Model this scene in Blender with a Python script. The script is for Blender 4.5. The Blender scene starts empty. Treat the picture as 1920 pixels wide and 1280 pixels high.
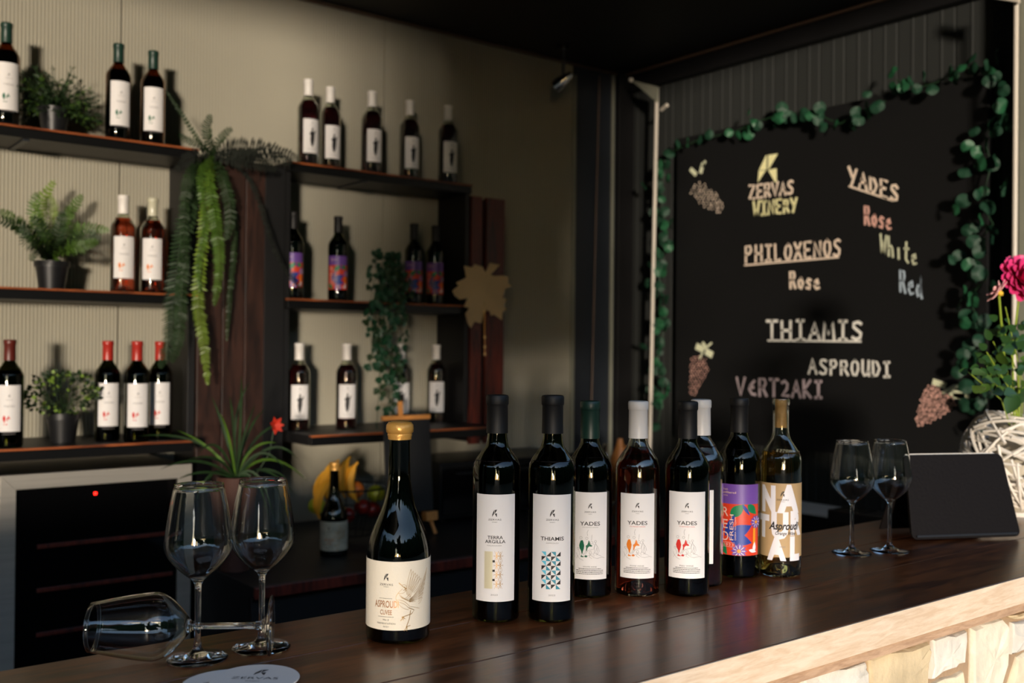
import bpy, bmesh, math, random
import numpy as np
from mathutils import Vector, Matrix, Euler
PI = math.pi
R = random.Random(7)
scn = bpy.context.scene
COL = scn.collection

# ------------------------------------------------------------------ camera
CAM = Vector((0, 0, 1.45))
FPX = 1900.0
def _axes(yaw, pitch, roll):
    cy, sy, cp, sp = math.cos(yaw), math.sin(yaw), math.cos(pitch), math.sin(pitch)
    f = Vector((sy * cp, cy * cp, sp)); r = Vector((cy, -sy, 0)); d = f.cross(r)
    cr, sr = math.cos(roll), math.sin(roll)
    return r * cr + d * sr, d * cr - r * sr, f
CR, CD, CF = _axes(math.radians(-52.014), math.radians(.393), math.radians(-.5185))
cam_data = bpy.data.cameras.new('camera'); cam = bpy.data.objects.new('camera', cam_data); COL.objects.link(cam)
cam_data.sensor_width = 36; cam_data.lens = FPX * 36 / 1920
m = Matrix.Identity(4)
for i in range(3):
    m[i][0], m[i][1], m[i][2], m[i][3] = CR[i], -CD[i], -CF[i], CAM[i]
cam.matrix_world = m
cam_data.clip_start = .05; cam_data.clip_end = 400
cam_data.dof.use_dof = True; cam_data.dof.focus_distance = 1.52; cam_data.dof.aperture_fstop = 4.2
scn.camera = cam
# ------------------------------------------------------------------ sky and sun
w = bpy.data.worlds.new('world'); scn.world = w; w.use_nodes = True
nt = w.node_tree; bg = nt.nodes['Background']
sky = nt.nodes.new('ShaderNodeTexSky'); sky.sky_type = 'NISHITA'; sky.sun_disc = False
sky.sun_elevation = math.radians(14); sky.sun_rotation = math.radians(125); sky.ozone_density = 1.6; sky.dust_density = .3
nt.links.new(sky.outputs[0], bg.inputs[0]); bg.inputs[1].default_value = .47
SUN_EL = 1.7
sd = Vector((-1, .70, -1.2207 * math.tan(math.radians(SUN_EL))))
sl = bpy.data.lights.new('sun', 'SUN'); sl.energy = 5.2; sl.color = (1, .87, .72); sl.angle = math.radians(4.5)
so = bpy.data.objects.new('sun', sl); COL.objects.link(so); so.rotation_euler = sd.to_track_quat('-Z', 'Y').to_euler()
scn.view_settings.view_transform = 'Standard'; scn.view_settings.look = 'None'
scn.view_settings.exposure = 0.0; scn.view_settings.gamma = 1.0; scn.view_settings.use_curve_mapping = False
cy = scn.cycles
cy.max_bounces = 14; cy.transmission_bounces = 14; cy.glossy_bounces = 6; cy.diffuse_bounces = 4; cy.transparent_max_bounces = 8
cy.caustics_reflective = False; cy.caustics_refractive = True; cy.use_denoising = True
cy.sample_clamp_indirect = 6.0; cy.blur_glossy = .5

# ------------------------------------------------------------------ measured rays
def ray(x, y): return CR * ((x - 960) / FPX) + CD * ((y - 640) / FPX) + CF
def onx(X, x, y): r = ray(x, y); return CAM + r * (X / r.x)
def ony(Y, x, y): r = ray(x, y); return CAM + r * (Y / r.y)
def onz(Z, x, y): r = ray(x, y); return CAM + r * ((Z - CAM.z) / r.z)

# ------------------------------------------------------------------ materials
def lin(c):
    return tuple((v / 255 / 12.92 if v / 255 <= .04045 else ((v / 255 + .055) / 1.055) ** 2.4) for v in c) + (1,)
MATS = {}
def P(name, col, rough=.5, metal=0, var=0, vscale=8, bump=0, bscale=40, coat=0, trans=0, ior=1.5, spec=.5, stretch=None, sss=0, emit=0, twosided=0):
    if name in MATS: return MATS[name]
    m = bpy.data.materials.new(name); m.use_nodes = True; MATS[name] = m
    n = m.node_tree; b = n.nodes['Principled BSDF']
    c = lin(col)
    b.inputs['Base Color'].default_value = c; b.inputs['Roughness'].default_value = rough; b.inputs['Metallic'].default_value = metal
    b.inputs['Coat Weight'].default_value = coat; b.inputs['Coat Roughness'].default_value = .05
    b.inputs['Transmission Weight'].default_value = trans; b.inputs['IOR'].default_value = ior
    b.inputs['Specular IOR Level'].default_value = spec
    if emit:
        b.inputs['Emission Color'].default_value = c; b.inputs['Emission Strength'].default_value = emit
    if var or bump:
        tc = n.nodes.new('ShaderNodeTexCoord'); mp = n.nodes.new('ShaderNodeMapping'); n.links.new(tc.outputs['Object'], mp.inputs[0])
        if stretch: mp.inputs['Scale'].default_value = stretch
    if var:
        no = n.nodes.new('ShaderNodeTexNoise'); no.inputs['Scale'].default_value = vscale; no.inputs['Detail'].default_value = 6
        n.links.new(mp.outputs[0], no.inputs['Vector'])
        rp = n.nodes.new('ShaderNodeValToRGB'); n.links.new(no.outputs['Fac'], rp.inputs[0])
        rp.color_ramp.elements[0].position = .3; rp.color_ramp.elements[1].position = .7
        rp.color_ramp.elements[0].color = tuple(v * (1 - var) for v in c[:3]) + (1,)
        rp.color_ramp.elements[1].color = tuple(min(1, v * (1 + var)) for v in c[:3]) + (1,)
        n.links.new(rp.outputs[0], b.inputs['Base Color'])
    if bump:
        no = n.nodes.new('ShaderNodeTexNoise'); no.inputs['Scale'].default_value = bscale; no.inputs['Detail'].default_value = 5
        n.links.new(mp.outputs[0], no.inputs['Vector'])
        bp = n.nodes.new('ShaderNodeBump'); bp.inputs['Strength'].default_value = bump; bp.inputs['Distance'].default_value = .004
        n.links.new(no.outputs['Fac'], bp.inputs['Height']); n.links.new(bp.outputs[0], b.inputs['Normal'])
    return m

def wood(name, dark, light, rough=.3, axis='Y', coat=.0, scale=6, bump=.15):
    m = bpy.data.materials.new(name); m.use_nodes = True; MATS[name] = m
    n = m.node_tree; b = n.nodes['Principled BSDF']
    tc = n.nodes.new('ShaderNodeTexCoord'); mp = n.nodes.new('ShaderNodeMapping'); n.links.new(tc.outputs['Object'], mp.inputs[0])
    s = {'X': (.12, 1, 1), 'Y': (1, .12, 1), 'Z': (1, 1, .12)}[axis]
    mp.inputs['Scale'].default_value = [v * scale for v in s]
    no = n.nodes.new('ShaderNodeTexNoise'); no.inputs['Scale'].default_value = 6; no.inputs['Detail'].default_value = 8; no.inputs['Distortion'].default_value = 1.2
    n.links.new(mp.outputs[0], no.inputs['Vector'])
    n2 = n.nodes.new('ShaderNodeTexNoise'); n2.inputs['Scale'].default_value = 40; n2.inputs['Detail'].default_value = 4
    n.links.new(mp.outputs[0], n2.inputs['Vector'])
    mx = n.nodes.new('ShaderNodeMath'); mx.operation = 'MULTIPLY_ADD'; mx.inputs[1].default_value = .35
    n.links.new(n2.outputs['Fac'], mx.inputs[0]); n.links.new(no.outputs['Fac'], mx.inputs[2])
    rp = n.nodes.new('ShaderNodeValToRGB'); n.links.new(mx.outputs[0], rp.inputs[0])
    rp.color_ramp.elements[0].position = .5; rp.color_ramp.elements[1].position = .85
    rp.color_ramp.elements[0].color = lin(dark); rp.color_ramp.elements[1].color = lin(light)
    n.links.new(rp.outputs[0], b.inputs['Base Color'])
    bp = n.nodes.new('ShaderNodeBump'); bp.inputs['Strength'].default_value = bump; bp.inputs['Distance'].default_value = .002
    n.links.new(mx.outputs[0], bp.inputs['Height']); n.links.new(bp.outputs[0], b.inputs['Normal'])
    rr = n.nodes.new('ShaderNodeMapRange'); rr.inputs['To Min'].default_value = rough * .8; rr.inputs['To Max'].default_value = rough * 1.3
    n.links.new(no.outputs['Fac'], rr.inputs[0]); n.links.new(rr.outputs[0], b.inputs['Roughness'])
    b.inputs['Coat Weight'].default_value = coat; b.inputs['Coat Roughness'].default_value = .12
    return m

M_wallA = P('ribbed_panel_paint', (160, 155, 139), .6, var=.05, vscale=2, bump=.03, bscale=300)
M_wallB = P('dark_cladding_paint', (36, 38, 36), .8, var=.06, vscale=3)
M_ceil = P('ceiling_paint', (30, 27, 26), .6, var=.1, vscale=2)
M_trimb = P('brown_trim', (92, 72, 58), .45, var=.1)
M_steeltrim = P('grey_trim', (140, 140, 125), .4, var=.05)
M_bluegrey = P('flashing_blue_grey', (36, 41, 48), .45, var=.05)
M_black = P('black_paint', (16, 15, 16), .5, var=.2)
M_floor = P('floor_concrete', (90, 84, 78), .7, var=.2, vscale=5, bump=.2)
M_shelf = wood('shelf_edge_wood', (88, 42, 22), (170, 92, 48), .4, 'Y', scale=5)
M_red = wood('red_stained_plank', (48, 16, 10), (112, 42, 26), .42, 'Z', scale=5)
M_brown = wood('brown_stained_plank', (26, 14, 10), (58, 32, 22), .45, 'Z', scale=5)
M_counter = wood('varnished_counter_wood', (66, 30, 13), (130, 72, 36), .3, 'Y', coat=.12, scale=5, bump=.10)
M_pale = wood('pale_pine', (220, 192, 162), (238, 218, 194), .6, 'Y', scale=16, bump=.3)
M_pale2 = wood('pale_pine_shaded', (176, 142, 114), (206, 172, 142), .65, 'Y', scale=18, bump=.4)  # darker pine: ledge shadow on the recessed batten put into the colour
M_stone = [P('limestone_%s' % k, c, .85, var=.16, vscale=18, bump=1.0, bscale=45) for k, c in
           (('cream', (236, 226, 204)), ('grey', (224, 218, 206)), ('tan', (214, 194, 158)), ('warm', (236, 222, 192)))]
M_mortar = P('mortar', (168, 142, 114), .9, var=.1, vscale=20, bump=.6, bscale=80)
M_white = P('white_metal_paint', (216, 206, 192), .4)
M_steel = P('brushed_steel', (176, 170, 160), .5, metal=.6, var=.08, vscale=3, stretch=(1, 1, 30))
M_chrome = P('chrome', (210, 205, 198), .08, metal=1)
M_gdark = P('smoked_glass_door', (8, 8, 9), .12, spec=.5)
M_blackmetal = P('black_metal', (14, 14, 15), .4, metal=.4)
M_plastic = P('black_plastic', (22, 22, 24), .4)
M_board = P('blackboard', (9, 9, 10), .6, var=.15, vscale=3, bump=.05, bscale=20)
def chalk(name, c): return P(name, c, .9, var=.12, vscale=160)
M_chp = chalk('chalk_peach', (255, 226, 204)); M_chy = chalk('chalk_yellow', (255, 242, 184)); M_chw = chalk('chalk_white', (245, 240, 230))
M_chb = chalk('chalk_blue', (186, 202, 216)); M_chr = chalk('chalk_rose', (250, 190, 174)); M_chg = chalk('chalk_green', (222, 224, 190)); M_chd = chalk('chalk_dim', (190, 172, 176))
M_leafd = P('eucalyptus_leaf', (18, 58, 38), .6, var=.25, vscale=9)
M_leafsun = P('eucalyptus_leaf_sunlit', (34, 88, 56), .5, var=.25, vscale=9)  # lighter copy of the leaf green, sunlight on some leaves put into colour
M_vine = P('vine_stem', (28, 60, 34), .6)
M_fern = P('fern_green', (66, 96, 26), .55, var=.35, vscale=14)
M_ferny = P('fern_yellow_green', (104, 128, 38), .5, var=.3, vscale=14)
M_fernd = P('fern_dark', (30, 52, 18), .6, var=.3, vscale=14)
M_grass = P('grass_dark_green', (26, 50, 18), .6, var=.4, vscale=20)
M_box = P('boxwood_leaf', (112, 140, 52), .5, var=.35, vscale=20)
M_ivy = P('ivy_leaf', (18, 62, 36), .5, var=.3, vscale=12)
M_moss = P('dark_moss', (12, 18, 8), .9, var=.4, vscale=30)
M_terra = P('terracotta', (62, 32, 21), .75, var=.12)
M_gold = P('gold_leaf_paint', (214, 178, 128), .4, metal=.25, var=.1, vscale=6, bump=.3, bscale=18)
M_label = P('label_paper', (232, 228, 227), .62)
M_cream = P('label_cream', (228, 218, 200), .6, bump=.1, bscale=400)
M_ink = P('ink_black', (28, 26, 28), .6)
M_inkg = P('ink_grey', (128, 124, 126), .6)
M_goldink = P('ink_gold', (178, 138, 78), .32, metal=.6)
M_goldpale = P('ink_gold_pale', (222, 212, 180), .4, metal=.2)
M_copper = P('ink_copper', (188, 130, 88), .35, metal=.5)
M_green_ink = P('ink_green', (0, 96, 66), .6); M_orange_ink = P('ink_orange', (224, 122, 22), .6); M_red_ink = P('ink_red', (206, 42, 34), .6)
M_teal = P('ink_teal', (40, 138, 160), .5); M_sky_ink = P('ink_sky', (96, 192, 218), .5)
M_purple = P('print_purple', (112, 74, 160), .45); M_redf = P('print_red', (214, 62, 34), .45); M_blue = P('print_blue', (34, 60, 150), .45)
M_gleaf = P('print_leaf_green', (14, 122, 74), .45); M_or2 = P('print_orange', (236, 150, 40), .45); M_pw = P('print_white', (236, 232, 236), .5); M_pink = P('print_cream_text', (240, 200, 190), .5)
M_tan = P('label_kraft', (188, 156, 112), .6)
M_glass = P('clear_glass', (250, 252, 250), 0, trans=1, ior=1.5)
M_bottleclear = P('clear_bottle_glass', (246, 250, 240), 0.01, trans=1, ior=1.5)
M_bottledark = P('dark_olive_glass', (84, 90, 36), 0.01, trans=1, ior=1.5)
M_bottleamber = P('amber_glass', (150, 96, 40), 0.01, trans=1, ior=1.5)
M_winedark = P('red_wine_in_dark_glass', (12, 6, 7), .03)
M_winered = P('deep_rose_wine', (36, 6, 9), .03, spec=.5)
M_winerose = P('rose_wine', (232, 96, 62), 0, trans=1, ior=1.34)
M_wineorange = P('orange_wine', (240, 186, 92), 0, trans=1, ior=1.34)
M_capblack = P('capsule_black', (17, 15, 15), .55, var=.1); M_capwhite = P('capsule_white', (232, 226, 220), .38)
M_capgreen = P('capsule_green', (24, 54, 44), .4); M_capred = P('capsule_red', (172, 44, 34), .35); M_capdark = P('capsule_maroon', (92, 32, 24), .4); M_cappale = P('capsule_pale', (196, 192, 168), .25)
M_wax = P('gold_wax', (226, 168, 84), .34, metal=.35, bump=.5, bscale=60, var=.06)
M_cork = P('cork', (196, 146, 92), .8, var=.2, vscale=60)
M_wicker = P('white_wicker', (232, 224, 212), .7, var=.05)
M_petal = P('dahlia_petal', (214, 58, 122), .5, var=.25, vscale=20); M_petal2 = P('pale_pink_petal', (240, 178, 176), .5, var=.1)
M_yellow = P('flower_centre', (222, 180, 50), .7); M_stem = P('flower_stem', (140, 160, 50), .5); M_roseleaf = P('rose_leaf', (40, 72, 28), .45, var=.25, vscale=12)
M_banana = P('banana_skin', (232, 164, 44), .5, var=.15, vscale=10); M_lime = P('green_apple', (150, 160, 40), .4, var=.1); M_redfruit = P('red_fruit', (140, 30, 20), .35, var=.2); M_orangef = P('orange_peel', (206, 104, 30), .5)
M_easel = P('orange_wood', (206, 138, 70), .5, var=.12, vscale=30)
M_rflower = P('red_orchid', (190, 46, 24), .5, var=.3, vscale=20)
M_folio = P('leather_folio', (14, 10, 10), .6, bump=.2, bscale=160, spec=.15)
M_screen = P('tablet_white_edge', (226, 220, 210), .3)
M_coaster = P('coaster_card', (244, 236, 232), .8)
M_led = P('red_led', (255, 30, 20), .5, emit=6)
M_bulb = P('spot_lens', (255, 220, 170), .3, spec=.5)
M_darkcab = P('dark_cabinet', (17, 16, 17), .5, var=.15)
M_clay = P('brown_glazed_clay', (120, 78, 40), .35, var=.2)
M_ground = P('dry_ground', (110, 98, 78), .9, var=.3, vscale=1)
M_tree = P('tree_foliage', (46, 62, 30), .8, var=.5, vscale=1.5); M_bark = P('bark', (60, 46, 34), .9)

# ------------------------------------------------------------------ mesh helpers
class MB:
    def __init__(s): s.v = []; s.f = []
    def add(s, vs, fs):
        k = len(s.v); s.v += [tuple(v) for v in vs]; s.f += [tuple(i + k for i in f) for f in fs]; return s
    def box(s, x0, x1, y0, y1, z0, z1):
        vs = [(x, y, z) for z in (z0, z1) for y in (y0, y1) for x in (x0, x1)]
        return s.add(vs, [(0, 2, 3, 1), (4, 5, 7, 6), (0, 1, 5, 4), (2, 6, 7, 3), (0, 4, 6, 2), (1, 3, 7, 5)])
    def obox(s, c, ax, ay, az):
        c, ax, ay, az = map(Vector, (c, ax, ay, az))
        vs = [c + ax * i + ay * j + az * k for k in (-1, 1) for j in (-1, 1) for i in (-1, 1)]
        return s.add(vs, [(0, 2, 3, 1), (4, 5, 7, 6), (0, 1, 5, 4), (2, 6, 7, 3), (0, 4, 6, 2), (1, 3, 7, 5)])
    def lathe(s, prof, seg=32, c=(0, 0, 0)):
        vs = []; fs = []; rows = []
        for r, z in prof:
            if r < 1e-6:
                rows.append([len(vs)]); vs.append((c[0], c[1], c[2] + z))
            else:
                rows.append(list(range(len(vs), len(vs) + seg)))
                vs += [(c[0] + r * math.cos(2 * PI * i / seg), c[1] + r * math.sin(2 * PI * i / seg), c[2] + z) for i in range(seg)]
        for a, b in zip(rows, rows[1:]):
            for i in range(seg):
                j = (i + 1) % seg
                if len(a) == 1 and len(b) == 1: continue
                if len(a) == 1: fs.append((a[0], b[j], b[i]))
                elif len(b) == 1: fs.append((a[i], a[j], b[0]))
                else: fs.append((a[i], a[j], b[j], b[i]))
        return s.add(vs, fs)
    def tube(s, pts, rad, seg=8, caps=True):
        pts = [Vector(p) for p in pts]; n = len(pts)
        rs = rad if isinstance(rad, (list, tuple)) else [rad] * n
        vs = []; fs = []; up = Vector((0, 0, 1)); prev = None
        for i, p in enumerate(pts):
            t = (pts[min(i + 1, n - 1)] - pts[max(i - 1, 0)]).normalized()
            a = prev if prev is not None else (up if abs(t.z) < .9 else Vector((1, 0, 0)))
            u = (a - t * a.dot(t)).normalized(); v = t.cross(u); prev = u
            vs += [p + (u * math.cos(2 * PI * k / seg) + v * math.sin(2 * PI * k / seg)) * rs[i] for k in range(seg)]
        for i in range(n - 1):
            for k in range(seg):
                a = i * seg + k; b = i * seg + (k + 1) % seg
                fs.append((a, b, b + seg, a + seg))
        if caps: fs.append(tuple(range(seg - 1, -1, -1))); fs.append(tuple(range((n - 1) * seg, n * seg)))
        return s.add(vs, fs)
    def mesh(s, name, mat, smooth=True, angle=35):
        me = bpy.data.meshes.new(name); me.from_pydata(s.v, [], s.f)
        bm = bmesh.new(); bm.from_mesh(me); bmesh.ops.recalc_face_normals(bm, faces=bm.faces); bm.to_mesh(me); bm.free()
        me.materials.append(mat)
        if smooth:
            me.polygons.foreach_set('use_smooth', [True] * len(me.polygons)); me.set_sharp_from_angle(angle=math.radians(angle))
        me.update(); return me
    def build(s, name, mat, parent=None, smooth=True, bevel=0, angle=35):
        o = link(name, s.mesh(name, mat, smooth, angle), parent)
        if bevel:
            b = o.modifiers.new('bevel', 'BEVEL'); b.width = bevel; b.segments = 2; b.limit_method = 'ANGLE'; b.angle_limit = .6
        return o
def link(name, data, parent=None, mat4=None):
    o = bpy.data.objects.new(name, data); COL.objects.link(o)
    if parent is not None: o.parent = parent
    if mat4 is not None: o.matrix_basis = mat4
    return o
def tag(o, label, cat=None, group=None, kind=None):
    if label: o['label'] = label
    if cat: o['category'] = cat
    if group: o['group'] = group
    if kind: o['kind'] = kind
    return o
def thing(name, loc, label, cat, group=None, rz=0):
    o = link(name, None); o.location = loc; o.rotation_euler = (0, 0, rz); o.empty_display_size = .05
    return tag(o, label, cat, group)
def struct(o): o['kind'] = 'structure'; return o
def box(name, mat, x0, x1, y0, y1, z0, z1, parent=None, bevel=.002):
    return MB().box(x0, x1, y0, y1, z0, z1).build(name, mat, parent, smooth=False, bevel=bevel)

# ------------------------------------------------------------------ flat print (labels, lettering)
_tc = {}
def text_mesh(body, shear=0, space=1, bold=0):
    k = (body, shear, space, bold)
    if k in _tc: return _tc[k]
    cu = bpy.data.curves.new('t', 'FONT'); cu.body = body; cu.size = 1; cu.shear = shear; cu.space_character = space; cu.offset = bold; cu.resolution_u = 3
    o = bpy.data.objects.new('t', cu); me = o.to_mesh()
    vs = np.array([v.co[:2] for v in me.vertices]) if len(me.vertices) else np.zeros((0, 2)); fs = [tuple(p.vertices) for p in me.polygons]
    o.to_mesh_clear(); bpy.data.objects.remove(o); bpy.data.curves.remove(cu)
    _tc[k] = (vs, fs); return _tc[k]
class PR:
    def __init__(s): s.v = []; s.f = []
    def add(s, vs, fs): k = len(s.v); s.v += [tuple(v) for v in vs]; s.f += [tuple(i + k for i in f) for f in fs]; return s
    def text(s, body, cx, y, h, width=None, rot=0, shear=0, space=1, bold=0):
        vs, fs = text_mesh(body, shear, space, bold)
        if not len(vs): return s
        x0, x1 = vs[:, 0].min(), vs[:, 0].max(); k = h / .72; kx = k if width is None else width / (x1 - x0)
        a = np.stack([(vs[:, 0] - (x0 + x1) / 2) * kx, vs[:, 1] * k], 1)
        c, sn = math.cos(rot), math.sin(rot)
        return s.add([(cx + c * p[0] - sn * p[1], y + sn * p[0] + c * p[1]) for p in a], fs)
    def poly(s, pts): return s.add(pts, [tuple(range(len(pts)))])
    def rect(s, x0, x1, y0, y1): return s.poly([(x0, y0), (x1, y0), (x1, y1), (x0, y1)])
    def disc(s, cx, cy, r, n=14, ry=None): return s.poly([(cx + r * math.cos(2 * PI * i / n), cy + (ry or r) * math.sin(2 * PI * i / n)) for i in range(n)])
    def stroke(s, pts, wd):
        n = len(pts)
        if n < 2: return s
        L = []; Rr = []
        for i in range(n):
            a = Vector(pts[max(i - 1, 0)]); b = Vector(pts[min(i + 1, n - 1)]); d = (b - a)
            if d.length < 1e-9: d = Vector((1, 0))
            d.normalize(); q = Vector((-d.y, d.x)) * wd / 2; p = Vector(pts[i])
            if i == 0: p = p - d * wd * .35
            if i == n - 1: p = p + d * wd * .35
            L.append(p + q); Rr.append(p - q)
        return s.add([tuple(v) for v in L + Rr], [(i, i + 1, n + i + 1, n + i) for i in range(n - 1)])
    def leaf(s, x0, y0, x1, y1, wd, n=8):
        a = Vector((x0, y0)); b = Vector((x1, y1)); d = b - a; q = Vector((-d.y, d.x)).normalized() * wd / 2
        up = [a + d * (i / n) + q * math.sin(PI * (i / n) ** .8) for i in range(n + 1)]; dn = [a + d * (i / n) - q * math.sin(PI * (i / n) ** .8) for i in range(1, n)]
        return s.poly([tuple(v) for v in up + dn[::-1]])
    def logo(s, cx, cy, h):
        P_ = [[(1385, 95), (1402, 90), (1396, 320), (1280, 320)], [(1422, 88), (1575, 65), (1432, 310), (1417, 310)], [(1275, 328), (1385, 328), (1258, 522)], [(1420, 322), (1555, 295), (1555, 510), (1528, 515)]]
        k = h / 450
        for p in P_: s.poly([(cx + (x - 1420) * k, cy + (295 - y) * k) for x, y in p])
        return s
    def mesh(s, name, mat, fn, maxlen=.004):
        bm = bmesh.new(); vs = [bm.verts.new((x, y, 0)) for x, y in s.v]
        for f in s.f:
            try: bm.faces.new([vs[i] for i in f])
            except ValueError: pass
        bmesh.ops.triangulate(bm, faces=bm.faces)
        for _ in range(5):
            es = [e for e in bm.edges if abs(e.verts[0].co.x - e.verts[1].co.x) > maxlen]
            if not es: break
            bmesh.ops.subdivide_edges(bm, edges=es, cuts=1, use_grid_fill=False); bmesh.ops.triangulate(bm, faces=[f for f in bm.faces if len(f.verts) > 3])
        for f in bm.faces:
            if f.normal.z < 0: f.normal_flip()
        for v in bm.verts: v.co = Vector(fn(v.co.x, v.co.y))
        me = bpy.data.meshes.new(name); bm.to_mesh(me); bm.free(); me.materials.append(mat); return me
def cyl(r, eps=.0): return lambda u, v: ((r + eps) * math.sin(u / r), -(r + eps) * math.cos(u / r), v)

# ------------------------------------------------------------------ the setting
XA = -3.56; YB = 3.50; ZC = 2.79
floor = struct(box('floor', M_floor, XA - .1, -.92, -2.3, YB + .1, -.05, 0))
terrace = struct(box('floor_terrace', M_ground, -.92, 5, -6, YB + 2, -.06, -.002))
terrace['kind'] = 'structure'
wall_back = struct(link('wall_back', None))
js = [-2.07, -1.02, .03, 1.07, 2.11, 3.13]
for a, b in zip(js, js[1:]):
    mb = MB(); n = int((b - a) / .0115); vs = []; fs = []
    for i in range(n):
        y = a + .002 + (b - a - .004) * i / n; st = (b - a - .004) / n
        for k, (dy, dx) in enumerate(((0, 0), (.3, .0), (.5, .0026), (.8, .0026))):
            vs += [(XA - .012 + dx + .012, y + dy * st, .0), (XA - .012 + dx + .012, y + dy * st, ZC)]
    vs += [(XA, b - .002, 0), (XA, b - .002, ZC)]
    nn = len(vs) // 2
    fs = [(2 * i, 2 * i + 2, 2 * i + 3, 2 * i + 1) for i in range(nn - 1)]
    mb.add(vs, fs)
    k = len(mb.v); mb.add([(XA, a + .002, 0), (XA - .05, a + .002, 0), (XA - .05, a + .002, ZC), (XA, a + .002, ZC)], [(0, 1, 2, 3)])
    mb.add([(XA, b - .002, 0), (XA - .05, b - .002, 0), (XA - .05, b - .002, ZC), (XA, b - .002, ZC)], [(3, 2, 1, 0)])
    mb.build('panel', M_wallA, wall_back, smooth=False)
box('core', M_black, XA - .09, XA - .012, -2.2, YB + .1, 0, ZC, wall_back, 0)
box('corner_flashing', M_bluegrey, XA - .01, XA + .004, 3.135, YB, 0, ZC, wall_back)
struct(box('trim_1', M_steeltrim, XA, XA + .012, 3.122, 3.142, 0, ZC - .06))
struct(box('trim_2', M_steeltrim, XA + .004, XA + .016, 3.37, 3.384, 0, ZC - .02))
struct(box('trim_3', M_black, XA, XA + .03, 3.40, YB, 0, ZC))
# wall with the blackboard: dark cladding sheets with raised ribs
wall_side = struct(link('wall_right', None))
for i in range(5):
    x0 = -3.56 + i * .4576; mb = MB(); pts = []
    for k in range(4):
        xx = x0 + k * .1144
        pts += [(xx, 0), (xx + .005, .0025), (xx + .009, .0025), (xx + .014, 0), (xx + .055, 0), (xx + .058, -.003), (xx + .063, -.003), (xx + .066, 0)]
    pts.append((x0 + .4576, 0))
    vs = []
    for (x, d) in pts: vs += [(x, YB - d, 0), (x, YB - d, ZC)]
    mb.add(vs, [(2 * j, 2 * j + 2, 2 * j + 3, 2 * j + 1) for j in range(len(pts) - 1)])
    mb.build('panel', M_wallB, wall_side, smooth=False)
box('core', M_black, -3.6, -1.27, YB + .012, YB + .08, 0, ZC, wall_side, 0)
struct(box('wall_end', M_wallB, XA, -2.3, -2.3, -2.2, 0, ZC))
# ceiling: only the part near the corner exists as boards, then the header and the raised hatch
cl = MB()
XE = -.9
ax = [(XA - .1, -2.3), (XA - .1, YB + .1), (XE, YB + .1), (XE, -2.3)]
cl.add([(x, y, ZC) for x, y in ax] + [(x, y, ZC + .06) for x, y in ax], [(0, 1, 2, 3), (7, 6, 5, 4), (0, 4, 5, 1), (1, 5, 6, 2), (2, 6, 7, 3), (3, 7, 4, 0)])
struct(cl.build('ceiling', M_ceil, smooth=False))
struct(box('trim_4', M_trimb, XA + .0, XA + .014, -2.2, YB, ZC - .016, ZC - .004))
struct(box('trim_5', M_trimb, XA, XE, YB - .06, YB - .046, ZC - .016, ZC - .004))
struct(box('trim_6', M_black, XA + .03, XE, YB - .045, YB - .005, ZC - .09, ZC - .001))
hatch = MB(); hl = 1.9; ht = math.radians(12)
hatch.obox((-.88 + hl / 2 * math.cos(ht), .6, ZC + .08 + hl / 2 * math.sin(ht)), (hl / 2 * math.cos(ht), 0, hl / 2 * math.sin(ht)), (0, 2.9, 0), (-.02 * math.sin(ht), 0, .02))
struct(hatch.build('ceiling_hatch', M_ceil, smooth=False))

# outside, seen only as reflections and shade
g = struct(box('ground', M_ground, -60, 90, -90, 60, -.4, -.08, bevel=0))
def blob(mb, c, r, rz=1, seed=0):
    bm = bmesh.new(); bmesh.ops.create_icosphere(bm, subdivisions=3, radius=1); rr = random.Random(seed)
    ph = [rr.uniform(0, 6) for _ in range(6)]
    vs = []
    for v in bm.verts:
        p = v.co; k = 1 + .16 * math.sin(5 * p.x + ph[0]) * math.sin(6 * p.y + ph[1]) + .12 * math.sin(11 * p.z + ph[2]) * math.sin(9 * p.x + ph[3]) + rr.uniform(-.06, .06)
        vs.append((c[0] + p.x * r * k, c[1] + p.y * r * k, c[2] + p.z * r * rz * k))
    mb.add(vs, [[v.index for v in f.verts] for f in bm.faces]); bm.free()
sun_az = math.atan2(-.70, 1)
tl = MB(); rr = random.Random(3)
for i in range(340):
    a = math.radians(rr.uniform(-178, 100)); d = rr.uniform(26, 36)
    da = (a - sun_az + PI) % (2 * PI) - PI
    h = rr.uniform(9, 13)
    if abs(da) < .26:
        blob(tl, (d * math.cos(a), d * math.sin(a), rr.uniform(8.2, 11)), 1.5, 1.0, i); tl.tube([(d * math.cos(a), d * math.sin(a), 0), (d * math.cos(a), d * math.sin(a), 9)], .09, 5); continue  # lifted crowns added to cover bright sky while the low sun passes beneath
    blob(tl, (d * math.cos(a), d * math.sin(a), h * .45), h * .32, rr.uniform(1.3, 1.9), i)
tag(tl.build('treeline', M_tree, smooth=False), None, kind='stuff')
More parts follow.
